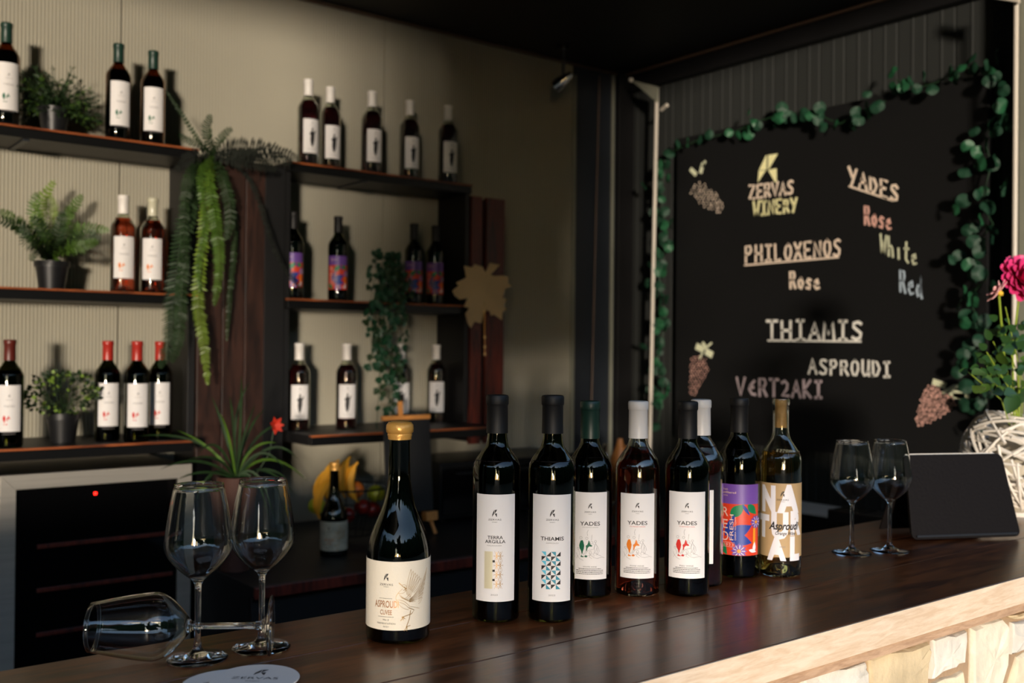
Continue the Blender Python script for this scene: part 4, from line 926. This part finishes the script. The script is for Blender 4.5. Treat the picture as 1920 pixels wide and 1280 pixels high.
# fruit basket
bc = onx(-3.22, 658, 980); t = thing('wire_fruit_basket', (-3.22, bc.y, ZW + .0005), 'round black wire basket holding fruit on the back worktop', 'basket')
hb = onx(-3.22, 658, 912).z - ZW
for zz, rr_ in ((.004, .08), (hb * .5, .115), (hb, .135)): MB().tube([(rr_ * math.cos(a), rr_ * math.sin(a), zz) for a in [i * 2 * PI / 32 for i in range(33)]], .003 if zz == hb else .002, 6, False).build('hoop', M_blackmetal, t)
for i in range(20): a = i * 2 * PI / 20; MB().tube([(.08 * math.cos(a), .08 * math.sin(a), .004), (.115 * math.cos(a), .115 * math.sin(a), hb * .5), (.135 * math.cos(a), .135 * math.sin(a), hb)], .0016, 5).build('wire', M_blackmetal, t)
def banana(c, rz, tilt, L_=.17):
    mb = MB(); pts = []; rs = []
    for k in range(11): a = (k / 10 - .5) * 1.7; pts.append((0, L_ * .55 * math.sin(a), L_ * .55 * (1 - math.cos(a)))); rs.append([.003, .006, .014, .017, .018, .018, .018, .017, .013, .005, .004][k])
    mb.tube(pts, rs, 6); o = mb.build('banana', M_banana); o.matrix_world = Matrix.Translation(c) @ Matrix.Rotation(rz, 4, 'Z') @ Matrix.Rotation(tilt, 4, 'X') @ Matrix.Rotation(PI, 4, 'X'); return o
bb = Vector((-3.22, bc.y, ZW))
BL = ['outermost banana at the left side of the fruit basket', 'second banana from the left in the fruit basket', 'banana just behind the gold-topped worktop bottle', 'banana lying toward the orange in the basket', 'lowest banana, beside the green apple in the basket']
for i, (x, y, rz, ti) in enumerate(((600, 905, -.1, 1.1), (612, 895, .1, 1.25), (640, 893, .3, 1.4), (655, 905, -.3, 1.6), (598, 930, 0, 1.2))): tag(banana(onx(-3.15 + .01 * i, x, y), rz, ti), BL[i], 'banana', 'bananas in the fruit basket')
def fruit(x, y, X, r, mat, nm, lb, g):
    pr = [(r * math.sin(a) * (1 if a > .4 else .95), -r * .94 * math.cos(a) + (0 if a < 2.7 else -r * .12 * (a - 2.7))) for a in [PI * k / 12 for k in range(13)]]; pr[0] = (0, pr[0][1]); pr[-1] = (0, pr[-1][1])
    t_ = thing(nm, onx(X, x, y), lb, 'fruit', g); MB().lathe(pr, 20).build('flesh', mat, t_); MB().tube([(0, 0, r * .75), (.002, 0, r * 1.08)], .0016, 5).build('stem', M_bark, t_)
fruit(665, 918, -3.16, .034, M_orangef, 'orange', 'orange lying beside the bananas', None); fruit(705, 925, -3.18, .033, M_lime, 'apple', 'green apple at the right side of the fruit basket', 'green apples in the fruit basket'); fruit(594, 948, -3.13, .030, M_lime, 'apple', 'green apple at the left side of the fruit basket', 'green apples in the fruit basket')
for x, y, lb in ((680, 950, 'red apple under the orange in the wire basket'), (698, 955, 'red apple at the right end of the wire basket'), (650, 965, 'red apple just right of the worktop bottle, low in the basket'), (620, 968, 'red apple hidden behind the worktop bottle')): fruit(x, y, -3.17, .030, M_redfruit, 'apple', lb, 'red apples in the basket')
# easel board
eb = onz(ZW, 770, 1020); EX = -3.05; by = onx(EX, 770, 900).y
t = thing('tabletop_easel', (EX, by, ZW + .0005), 'small blackboard on an orange wooden easel on the back worktop', 'easel')
p0 = onx(EX, 726, 1000); p1 = onx(EX, 815, 1000); zt = onx(EX, 770, 780).z - ZW; y0 = p0.y - by; y1 = p1.y - by
lean = .05
def eo(name, ya, yb_, za, zb_, th, mat, dx=0):
    mb = MB(); c = Vector((-(za + zb_) / 2 * .1 + dx, (ya + yb_) / 2, (za + zb_) / 2)); mb.obox(c, (th / 2, 0, .1 * th / 2), (0, (yb_ - ya) / 2, 0), (-.1 * (zb_ - za) / 2, 0, (zb_ - za) / 2)); return mb.build(name, mat, t, smooth=False, bevel=.001)
eo('board', y0 + .003, y1 - .002, .085, zt - .016, .006, M_board); eo('top_rail', y0 - .002, y1 + .001, zt - .016, zt, .012, M_easel); eo('post', y0 + .075, y0 + .092, .02, zt + .05, .01, M_easel, -.012)
eo('ledge', y1 - .045, y1 + .004, .05, .082, .03, M_easel, .006)
MB().tube([(-.004, y1 - .02, .06), (.012, y1 - .004, 0.003)], .007, 6).build('leg', M_easel, t); MB().tube([(-.004, y0 + .02, .06), (.012, y0 + .004, 0.003)], .007, 6).build('leg', M_easel, t); MB().tube([(-.04, y0 + .08, zt), (-.13, y0 + .08, 0.003)], .006, 6).build('leg', M_easel, t)
# dark appliance against the wall
a0 = onx(-3.2, 818, 900).y; t = thing('countertop_oven', (-3.36, a0 + .22, ZW + .0005), 'black box appliance on the back worktop under the red planks', 'appliance')
ztp = onx(-3.2, 850, 868).z - ZW; box('body', M_blackmetal, -.17, .155, -.2, .5, .012, ztp, t, .006); box('door', M_gdark, .156, .166, -.19, .30, .03, ztp - .02, t, .003); MB().tube([(.185, -.15, ztp - .04), (.185, .26, ztp - .04)], .006, 8).build('handle', M_blackmetal, t)
for sx, sy in ((-.14, -.17), (.12, -.17), (-.14, .46), (.12, .46)): box('foot', M_black, sx - .01, sx + .01, sy - .01, sy + .01, 0, .0125, t, 0)
# kitchen tap and jug at the back corner
fp = onx(-2.95, 1133, 900); t = thing('kitchen_tap', (-2.95, fp.y, ZW + .0005), 'chrome gooseneck tap at the end of the back worktop', 'tap')
hz = onx(-2.95, 1133, 828).z - ZW
MB().lathe([(0, 0), (.026, 0), (.026, .012), (.014, .018), (.012, .05), (0, .05)], 20).build('base', M_chrome, t)
c_ = [(0, 0, .04), (0, 0, hz - .09)] + [(.0 + .05 * (1 - math.cos(a)) * .7, -.05 * (1 - math.cos(a)) * .6 + 0, hz - .09 + .08 * math.sin(a)) for a in [PI * k / 10 for k in range(1, 11)]]
MB().tube(c_, .010, 12).build('spout', M_chrome, t); MB().tube([(.01, .01, .045), (.05, .04, .07)], .006, 8).build('lever', M_chrome, t)
jp = onx(-2.98, 1162, 900); t = thing('clay_jug', (-2.98, jp.y, ZW + .0005), 'small brown clay jug beside the chrome tap', 'jug'); jz = onx(-2.98, 1160, 822).z - ZW
MB().lathe([(0, 0), (.03, 0), (.032, .01), (.03, jz * .4), (.042, jz * .6), (.040, jz * .75), (.018, jz * .9), (.010, jz), (.006, jz), (.012, jz * .88), (0, jz * .8)], 20).build('body', M_clay, t); MB().tube([(.036, 0, jz * .72), (.06, 0, jz * .8), (.045, 0, jz * .9), (.014, 0, jz * .9)], .005, 6).build('handle', M_clay, t)
# low sink unit and things under the blackboard
t = thing('side_cabinet', (-2.2, 3.2, 0), 'dark low cabinet with pale top edge under the blackboard', 'cabinet')
ze = .86; box('body', M_darkcab, -.42, .55, -.02, .16, 0, ze - .012, t); box('pale_edge', M_screen, -.42, .55, -.045, .16, ze - .011, ze, t, .001)
q1 = ony(3.0, 1545, 962); t = thing('card_terminal', (-1.98, 3.09, ze + .0005), 'black card terminal lying on the cabinet under the blackboard', 'terminal'); box('body', M_plastic, -.11, .13, -.07, .05, 0, .045, t, .005); box('screen', M_gdark, -.09, .02, -.06, .03, .0455, .048, t, .001)

# ------------------------------------------------------------------ blackboard
YBD = 3.455
bc = Vector((-2.48, YBD, 1.73)); tb = thing('blackboard', bc, 'big black chalkboard lettered with wine names on the dark wall', 'blackboard')
box('board', M_board, -3.205 - bc.x, -1.752 - bc.x, 0, .018, 1.05 - bc.z, 2.42 - bc.z, tb, .001)
box('batten', M_black, -3.15 - bc.x, -3.10 - bc.x, .019, .034, 1.1 - bc.z, 2.38 - bc.z, tb, 0); box('batten', M_black, -1.86 - bc.x, -1.81 - bc.x, .019, .034, 1.1 - bc.z, 2.38 - bc.z, tb, 0)
def bpx(x, y):
    p = ony(YBD - .0006, x, y); return (p.x - bc.x, p.z - bc.z)
def bfn(u, v): return (u, -.0006, v)
SF = {  # stroke letters on a 1 x 1 cell, y up
 'Z': [[(0, 1), (.9, 1), (.05, 0), (1, 0)]], 'E': [[(.9, 1), (.1, 1), (.1, 0), (.9, 0)], [(.1, .5), (.7, .5)]], 'R': [[(.1, 0), (.1, 1), (.7, .95), (.8, .72), (.6, .5), (.1, .5)], [(.45, .5), (.95, 0)]],
 'V': [[(0, 1), (.5, 0), (1, 1)]], 'A': [[(0, 0), (.5, 1), (1, 0)], [(.2, .38), (.8, .38)]], 'S': [[(.9, .9), (.6, 1), (.2, .92), (.15, .7), (.5, .52), (.85, .35), (.8, .08), (.4, 0), (.05, .1)]],
 'W': [[(0, 1), (.28, 0), (.5, .75), (.72, 0), (1, 1)]], 'I': [[(.15, 1), (.85, 1)], [(.5, 1), (.5, 0)], [(.15, 0), (.85, 0)]], 'i': [[(.5, .6), (.5, 0)]], 'N': [[(.05, 0), (.05, 1), (.9, 0), (.9, 1)]],
 'Y': [[(0, 1), (.5, .5)], [(1, 1), (.4, 0)]], 'D': [[(.1, 0), (.1, 1), (.6, .9), (.9, .5), (.6, .08), (.1, 0)]], 'P': [[(.1, 0), (.1, 1), (.7, .97), (.85, .75), (.6, .52), (.1, .48)]], 'H': [[(.1, 0), (.1, 1)], [(.9, 0), (.9, 1)], [(.1, .5), (.9, .5)]],
 'L': [[(.1, 1), (.1, 0), (.8, 0)]], 'O': [[(.5, 1), (.15, .8), (.08, .4), (.3, .02), (.65, .02), (.92, .4), (.85, .8), (.5, 1)]], 'X': [[(.05, 1), (.95, 0)], [(.9, 1), (.1, 0)]], 'T': [[(0, 1), (1, 1)], [(.5, 1), (.5, 0)]], 'M': [[(0, 0), (.1, 1), (.5, .3), (.9, 1), (1, 0)]],
 'U': [[(.1, 1), (.1, .25), (.35, 0), (.7, .1), (.85, .4), (.88, 1)], [(.88, .3), (.95, 0)]], '2': [[(.1, .85), (.45, 1), (.8, .8), (.7, .5), (.15, .05), (.95, .05)]], 'K': [[(.1, 0), (.1, 1)], [(.85, 1), (.15, .45), (.9, 0)]],
 'o': [[(.5, .6), (.15, .4), (.2, .08), (.55, 0), (.88, .3), (.5, .6)]], 's': [[(.8, .55), (.4, .62), (.2, .45), (.7, .25), (.6, .02), (.1, .05)]], 'e': [[(.15, .3), (.8, .38), (.6, .62), (.25, .5), (.15, .2), (.45, 0), (.9, .1)]], 'h': [[(.1, 1.05), (.1, 0)], [(.1, .4), (.5, .6), (.75, .45), (.8, 0)]],
 't': [[(.5, 1), (.45, .1), (.8, 0)], [(.15, .65), (.85, .7)]], 'd': [[(.75, .5), (.35, .58), (.12, .3), (.3, .02), (.7, .15), (.85, 1.1), (.78, .2), (.95, 0)]], 'C': [[(.8, .9), (.3, .6), (.2, .4), (.5, .1), (.9, .05)], [(.3, .5), (.7, .5)]]}
def chalkword(name, word, x0, y0, x1, y1, h, mat, wd=.0085, under=False, bold=1.25, seed=0):
    """word along a baseline from (x0,y0) to (x1,y1) as measured, letters h high"""
    pr = PR(); n = len(word); q = random.Random(seed)
    for i, ch in enumerate(word):
        if ch not in SF: continue
        cw = (x1 - x0) / n; cx = x0 + cw * i; cyy = y0 + (y1 - y0) * (i + .0) / n; up = (y1 - y0) / (x1 - x0)
        hh = h * q.uniform(.93, 1.06)
        for s_ in SF[ch]:
            pts = [bpx(cx + cw * (.06 + .74 * a), cyy + up * cw * a * .8 - hh * b_) for a, b_ in s_]
            pr.stroke([(a + q.uniform(-.0012, .0012), b_ + q.uniform(-.0012, .0012)) for a, b_ in pts], wd * bold)
    if under:
        pr.stroke([bpx(*p) for p in under], wd * .8)
    link(name, pr.mesh(name, mat, bfn, 1), tb)
chalkword('chalk_word', 'ZERVAS', 1404, 373, 1490, 362, 24, M_chp, .0085); chalkword('chalk_word', 'WINERY', 1412, 404, 1496, 396, 25, M_chy, .0085)
chalkword('chalk_word', 'YADES', 1590, 344, 1688, 380, 30, M_chp, .0085, [(1592, 349), (1674, 376)]); chalkword('chalk_word', 'Rose', 1620, 420, 1674, 432, 34, M_chr, .0068); chalkword('chalk_word', 'White', 1650, 474, 1722, 498, 34, M_chg, .0062); chalkword('chalk_word', 'Red', 1686, 546, 1732, 560, 40, M_chb, .0065)
chalkword('chalk_word', 'PHILOXENOS', 1396, 492, 1580, 478, 29, M_chp, .008, [(1396, 497), (1572, 482)]); chalkword('chalk_word', 'Rose', 1480, 540, 1540, 542, 30, M_chp, .0085)
chalkword('chalk_word', 'THIAMIS', 1436, 637, 1622, 636, 34, M_chw, .0095, [(1440, 638), (1614, 640)]); chalkword('chalk_word', 'ASPROUDI', 1515, 700, 1674, 706, 27, M_chw, .0075); chalkword('chalk_word', 'VCRT2AKI', 1380, 740, 1546, 746, 31, M_chd, .0095)
lg = PR()
for p in [[(1385, 95), (1402, 90), (1396, 320), (1280, 320)], [(1422, 88), (1575, 65), (1432, 310), (1417, 310)], [(1275, 328), (1385, 328), (1258, 522)], [(1420, 322), (1555, 295), (1555, 510), (1528, 515)]]: lg.poly([bpx(1270 + x * 230 / 1920, 280 + y * 150 / 1252) for x, y in p])
link('chalk_logo', lg.mesh('chalk_logo', M_chy, bfn, 1), tb)
def grapes(outl, rpx, mat, leaf, seed, name='chalk_grapes'):
    q = random.Random(seed); pr = PR(); xs = [p[0] for p in outl]; ys = [p[1] for p in outl]
    def inside(x, y):
        c = False; n = len(outl)
        for i in range(n):
            (xa, ya), (xb, yb_) = outl[i], outl[i - 1]
            if (ya > y) != (yb_ > y) and x < (xb - xa) * (y - ya) / (yb_ - ya) + xa: c = not c
        return c
    y = min(ys); k = 0
    while y < max(ys):
        x = min(xs) + (rpx if k % 2 else 0)
        while x < max(xs):
            if inside(x, y): u, v = bpx(x + q.uniform(-1, 1), y + q.uniform(-1, 1)); pr.disc(u, v, rpx * .0019 * q.uniform(.5, .85), 9)
            x += rpx * 2
        y += rpx * 1.75; k += 1
    link(name, pr.mesh(name, mat, bfn, 1), tb)
    lf = PR()
    for a in leaf: lf.stroke([bpx(*p) for p in a[0]], a[1])
    if leaf: link('chalk_leaf', lf.mesh('chalk_leaf', M_chg, bfn, 1), tb)
grapes([(1312, 336), (1292, 358), (1310, 382), (1350, 402), (1358, 390), (1345, 362), (1330, 352)], 2.9, M_chp, [([(1296, 318), (1304, 326)], .02), ([(1318, 308), (1314, 322)], .02), ([(1322, 303), (1318, 312)], .012)], 1)
grapes([(1298, 664), (1291, 690), (1292, 740), (1302, 744), (1318, 715), (1332, 690), (1322, 670)], 2.7, M_chr, [([(1312, 672), (1320, 655), (1334, 643)], .009), ([(1308, 650), (1316, 654)], .03), ([(1326, 660), (1333, 664)], .03), ([(1318, 643), (1322, 648)], .014)], 2)
grapes([(1742, 718), (1728, 742), (1714, 790), (1722, 800), (1748, 792), (1778, 772), (1794, 762), (1782, 742), (1756, 722)], 3.0, M_chr, [([(1768, 736), (1788, 724), (1812, 722)], .012), ([(1752, 716), (1770, 722)], .022), ([(1785, 735), (1812, 746)], .026), ([(1790, 742), (1806, 742)], .02)], 3)

# ------------------------------------------------------------------ garland of round eucalyptus leaves round the board
tg = thing('leaf_garland', (-2.5, 3.40, 1.8), 'green garland of round leaves draped round the blackboard', 'garland')
def leafm(mat):
    mb = MB(); n = 14; vs = [(0, 0, 0)]
    for rr_, dz in ((.55, .002), (1, .0065)):
        for i in range(n):
            a = 2 * PI * i / n; k = rr_ * .0245 * (1 - .10 * math.exp(-((a - PI / 2) ** 2) * 6)) * (1 + .06 * math.cos(a + PI / 2)); vs.append((k * math.cos(a), dz + .003 * math.sin(3 * a) * rr_, k * math.sin(a)))
    fs = [(0, 1 + (i + 1) % n, 1 + i) for i in range(n)] + [(1 + i, 1 + (i + 1) % n, 1 + n + (i + 1) % n, 1 + n + i) for i in range(n)]
    return mb.add(vs, fs).mesh('leaf', mat, angle=80)
LM = [leafm(M_leafd), leafm(M_leafd), leafm(M_leafsun)]
q = random.Random(21)
def garl(path, n, spread, Y0=3.42, gap=None):
    P3 = [ony(Y0, x, y) - tg.location for x, y in path]
    MB().tube(P3, .0025, 5).build('vine', M_vine, tg)
    Ls = [(b - a).length for a, b in zip(P3, P3[1:])]; tot = sum(Ls)
    for i in range(n):
        s_ = (i + q.uniform(.1, .9)) / n * tot; k = 0
        while s_ > Ls[k]: s_ -= Ls[k]; k += 1
        p = P3[k].lerp(P3[k + 1], s_ / Ls[k]) + Vector((q.gauss(0, spread), -q.uniform(.0, .045), q.gauss(0, spread * .8)))
        M4 = Matrix.Translation(p) @ Matrix.Rotation(q.gauss(0, .7), 4, 'Z') @ Matrix.Rotation(q.uniform(0, 6.28), 4, 'Y') @ Matrix.Rotation(q.gauss(0, .45), 4, 'X') @ Matrix.Scale(q.uniform(.72, 1.15), 4)
        link('leaf', LM[q.randrange(3)], tg, M4)
garl([(1246, 300), (1240, 380), (1250, 440), (1236, 520), (1248, 600), (1232, 680), (1244, 740), (1235, 790)], 84, .032)
garl([(1246, 290), (1310, 262), (1380, 246)], 6, .02)
garl([(1380, 246), (1420, 228), (1470, 212), (1520, 210), (1575, 232), (1620, 205), (1660, 190)], 30, .034)
garl([(1680, 150), (1720, 165), (1755, 155), (1800, 128), (1850, 126), (1875, 150)], 19, .026)
garl([(1875, 160), (1885, 210), (1845, 250), (1858, 310), (1840, 380), (1862, 420), (1820, 470), (1850, 520), (1815, 560), (1845, 620), (1828, 680), (1850, 740), (1830, 800)], 84, .034)

# ------------------------------------------------------------------ poles, bracket, cable, spotlight
def rod(name, pts, r, mat, lb, cat, extra=None):
    t = thing(name, pts[0], lb, cat); MB().tube([Vector(p) - Vector(pts[0]) for p in pts], r, 12).build('rod', mat, t); return t
pa, pb_ = ony(3.37, 1232, 165), ony(3.37, 1217, 860)
t = rod('shutter_pole', [(pb_.x, pb_.y, ZW), pa], .009, M_white, 'thin white metal pole in the corner, wrapped in garland', 'pole')
o_ = t.location; c_ = ony(3.36, 1240, 206) - o_; MB().tube([c_, c_ + Vector((.045, -.01, .012))], .009, 8).build('clip', M_white, t)
c_ = ony(3.36, 1318, 322) 
g1, g2, g3 = ony(3.36, 1183, 150) - o_, ony(3.36, 1234, 163) - o_, ony(3.36, 1232, 192) - o_
mb = MB(); mb.add([g1, g2, g3, g1 + Vector((0, .006, 0)), g2 + Vector((0, .006, 0)), g3 + Vector((0, .006, 0))], [(0, 1, 2), (5, 4, 3), (0, 3, 4, 1), (1, 4, 5, 2), (2, 5, 3, 0)]); mb.build('gusset_bracket', M_steeltrim, t, smooth=False)
o2 = MB().lathe([(0, -.012), (.010, -.008), (.012, 0), (.010, .008), (0, .012)], 12).build('bolt', M_white, t); o2.location = g1
pa, pb_ = ony(3.30, 1906, -20), ony(3.30, 1900, 600)
t = rod('shutter_pole', [(pb_.x, pb_.y, 0), pa], .008, M_white, 'thin white metal pole right of the blackboard behind the pink flower', 'pole')
o_ = t.location; a_, b_ = ony(3.28, 1862, -8) - o_, ony(3.28, 1912, 0) - o_
mb = MB(); mb.obox((a_ + b_) / 2 + Vector((0, 0, .012)), (b_ - a_) / 2, (0, .006, 0), (0, 0, .022)); mb.build('bracket', M_white, t, smooth=False, bevel=.002)
x9 = ony(3.38, 1913, 300).x
struct(box('trim_7', M_steeltrim, x9 + .004, x9 + .5, 3.36, 3.40, 0, ZC))
a_, b_ = onx(XA + .03, 1124, 142), onx(XA + .03, 1109, 760)
rod('electric_cable', [b_, a_], .004, M_trimb, 'thin brown cable running down the dark corner flashing', 'cable')
sp = onx(-3.40, 1056, 152); t = thing('spotlight', (-3.40, sp.y, ZC), 'small chrome swivel spotlight under the ceiling near the corner', 'lamp')
dz = sp.z - ZC
MB().lathe([(0, 0), (.028, 0), (.028, -.012), (0, -.012)], 20).build('base', M_blackmetal, t); MB().tube([(0, 0, -.01), (0, 0, dz + .03)], .005, 8).build('arm', M_chrome, t)
hd = MB().lathe([(0, -.05), (.012, -.048), (.022, -.02), (.030, .02), (.030, .045), (.027, .045), (.024, .02), (0, .0)], 24).build('lamp_head', M_chrome, t); hd.location = (0, 0, dz); hd.rotation_euler = (2.2, .2, -.9)
ln = MB().lathe([(0, .022), (.022, .024), (.022, .026), (0, .028)], 20).build('lens', M_bulb, hd)

# ------------------------------------------------------------------ woven vase and flowers
vp = onz(1.05, 1912, 962); VR = .138
tv = thing('woven_vase', (vp.x, vp.y, 1.0503), 'white ball vase woven from sticks at the far counter end', 'vase')
q = random.Random(31); vc = Vector((0, 0, VR + .001))
def arcmesh(a, rad):
    mb = MB(); pts = [(VR * math.sin(t_), 0, VR * math.cos(t_)) for t_ in [a * (k / 8 - .5) for k in range(9)]]; return mb.tube(pts, rad, 5).mesh('stick', M_wicker)
AM = [arcmesh(a, r_) for a, r_ in ((1.2, .0042), (1.6, .0036), (2.0, .0038))]
n_ = 0
while n_ < 150:
    rt = Matrix.Rotation(q.uniform(0, 6.28), 4, 'Z') @ Matrix.Rotation(q.uniform(0, PI), 4, 'Y') @ Matrix.Rotation(q.uniform(0, 6.28), 4, 'Z')
    me = AM[n_ % 3]; sc = Matrix.Scale(q.uniform(.955, 1.0), 4)
    zs = [(rt @ v.co).z for v in me.vertices]
    if max(zs) > VR * .87 or min(zs) < -VR * .99: 
        if q.random() < .93: continue
        if max(zs) > VR * .87: continue
    link('stick', me, tv, Matrix.Translation(vc) @ rt @ sc); n_ += 1
MB().lathe([(0, .012), (.065, .012), (.085, .04), (.090, .10), (.070, .19), (.055, .225), (.052, .225), (.066, .19), (.085, .10), (.080, .042), (0, .018)], 32).build('inner_jar', P('milky_glass', (214, 204, 184), .35, trans=.25), tv)
MB().lathe([(0, 0), (.07, 0), (.07, .011), (0, .011)], 32).build('base_ring', M_wicker, tv)
top = Vector((vp.x, vp.y, 1.05 + .2))
def petalm(L_, wd, mat):
    mb = MB(); vs = []; n = 5
    for k in range(n + 1):
        s_ = k / n; w_ = wd * math.sin(PI * (.12 + .80 * s_)) ** .7 * .5; z_ = .18 * L_ * s_ * s_
        vs += [(s_ * L_, -w_, z_ + w_ * .5), (s_ * L_, 0, z_), (s_ * L_, w_, z_ + w_ * .5)]
    fs = []
    for k in range(n): fs += [(3 * k, 3 * k + 1, 3 * k + 4, 3 * k + 3), (3 * k + 1, 3 * k + 2, 3 * k + 5, 3 * k + 4)]
    return mb.add(vs, fs).mesh('petal', mat)
def flower(cpx, X, rad, mat, layers, lb, tilt, name, seed, wd=.030):
    c = onx(X, *cpx) if isinstance(X, float) else X; t = thing(name, c, lb, 'flower', 'cut flowers in the woven vase'); me = petalm(rad, wd * 1.3, mat); q = random.Random(seed)
    for li, (n, el, sc) in enumerate(layers):
        for k in range(n):
            M4 = tilt @ Matrix.Rotation(2 * PI * k / n + li * .4 + q.uniform(-.08, .08), 4, 'Z') @ Matrix.Rotation(-el + q.uniform(-.12, .12), 4, 'Y') @ Matrix.Translation((rad * .08, 0, 0)) @ Matrix.Scale(sc, 4); link('petal', me, t, M4)
    h = MB().lathe([(0, -.012), (rad * .2, -.008), (rad * .22, .0), (rad * .12, rad * .10), (0, rad * .12)], 16).build('flower_centre', M_yellow, t); h.matrix_basis = tilt
    e = top + Vector((q.uniform(-.02, .02), q.uniform(-.02, .02), -.06)) - c; MB().tube([(0, 0, -.005), tuple(e * .4 + Vector((-.01, -.01, 0))), tuple(e)], .0028, 8).build('stem', M_stem, t)
    return t
tl_ = Matrix.Rotation(1.25, 4, Vector((.35, 1, 0)))
dx_ = vp.x
flower((1914, 524), dx_ - .02, .060, M_petal, ((16, -.15, 1), (16, .15, .95), (14, .45, .85), (12, .8, .68), (8, 1.15, .5)), 'big magenta dahlia leaning out above the woven vase', tl_, 'dahlia', 1)
flower((1873, 548), dx_ + .03, .030, M_petal2, ((10, .0, 1), (9, .4, .85)), 'small pale pink blossom below the magenta dahlia', Matrix.Rotation(.9, 4, Vector((.6, -1, 0))), 'pink_blossom', 2, .011)
# leafy greenery
tf = thing('leafy_stems', tuple(top), 'bunch of green leafy stems spilling over the woven vase rim', 'greenery', 'cut flowers in the woven vase')
def leafb(mat, L_=.055, wd=.034):
    mb = MB(); vs = []; n = 6
    for k in range(n + 1):
        s_ = k / n; w_ = wd / 2 * math.sin(PI * s_) ** .8 * (1.15 - .3 * s_); z_ = -.10 * L_ * s_ * s_; vs += [(s_ * L_, -w_, z_ + w_ * .25), (s_ * L_, 0, z_), (s_ * L_, w_, z_ + w_ * .25)]
    fs = []
    for k in range(n): fs += [(3 * k, 3 * k + 1, 3 * k + 4, 3 * k + 3), (3 * k + 1, 3 * k + 2, 3 * k + 5, 3 * k + 4)]
    return mb.add(vs, fs).mesh('leaf', mat)
LB = [leafb(M_roseleaf), leafb(M_roseleaf, .045, .022), leafb(M_fern, .05, .026)]
def lf(px, X, dirpx, me, sc=1, roll=0):
    a = onx(X, *px); b = onx(X, *dirpx); d = (b - a).normalized(); toc = (CAM - a).normalized(); y_ = toc.cross(d).normalized(); z_ = d.cross(y_)
    rm = Matrix((d, y_, z_)).transposed().to_4x4() @ Matrix.Rotation(roll, 4, 'X'); link('leaf', me, tf, Matrix.Translation(a - tf.location) @ rm @ Matrix.Scale(sc, 4))
X0 = dx_ + .05
lf((1905, 738), X0 + .05, (1880, 795), LB[0], 1.05); lf((1905, 735), X0 + .04, (1858, 742), LB[0], .9, .5); lf((1908, 738), X0 + .04, (1960, 770), LB[0], 1); lf((1898, 715), X0 + .02, (1868, 705), LB[0], .75, .4)
q = random.Random(9)
for i in range(80):
    x = q.uniform(1845, 1935); y = q.uniform(600, 735) if x > 1870 else q.uniform(668, 735); a = q.uniform(2.2, 4.4)
    lf((x, y), X0 + q.uniform(-.07, .03), (x + 30 * math.cos(a), y + 22 * math.sin(a)), LB[1 if q.random() < .6 else 2], q.uniform(.6, 1.1), q.uniform(-.9, .9))
for x, y in ((1850, 660), (1862, 640), (1880, 610), (1900, 640), (1815, 697), (1840, 690), (1930, 600), (1885, 575)):
    e = onx(X0 - .02, x, y) - tf.location; MB().tube([(0, 0, -.06), tuple(e * .5 + Vector((.01, .01, .01))), tuple(e)], .0014, 5).build('stem', M_stem, tf)
for x, y, a in ((1815, 697, 3.3), (1850, 655, 4.0), (1836, 688, 2.9), (1858, 638, 4.4), (1870, 600, 3.9)): lf((x, y), X0 - .02, (x + 30 * math.cos(a), y + 20 * math.sin(a)), LB[1], .8)
shade_tree()
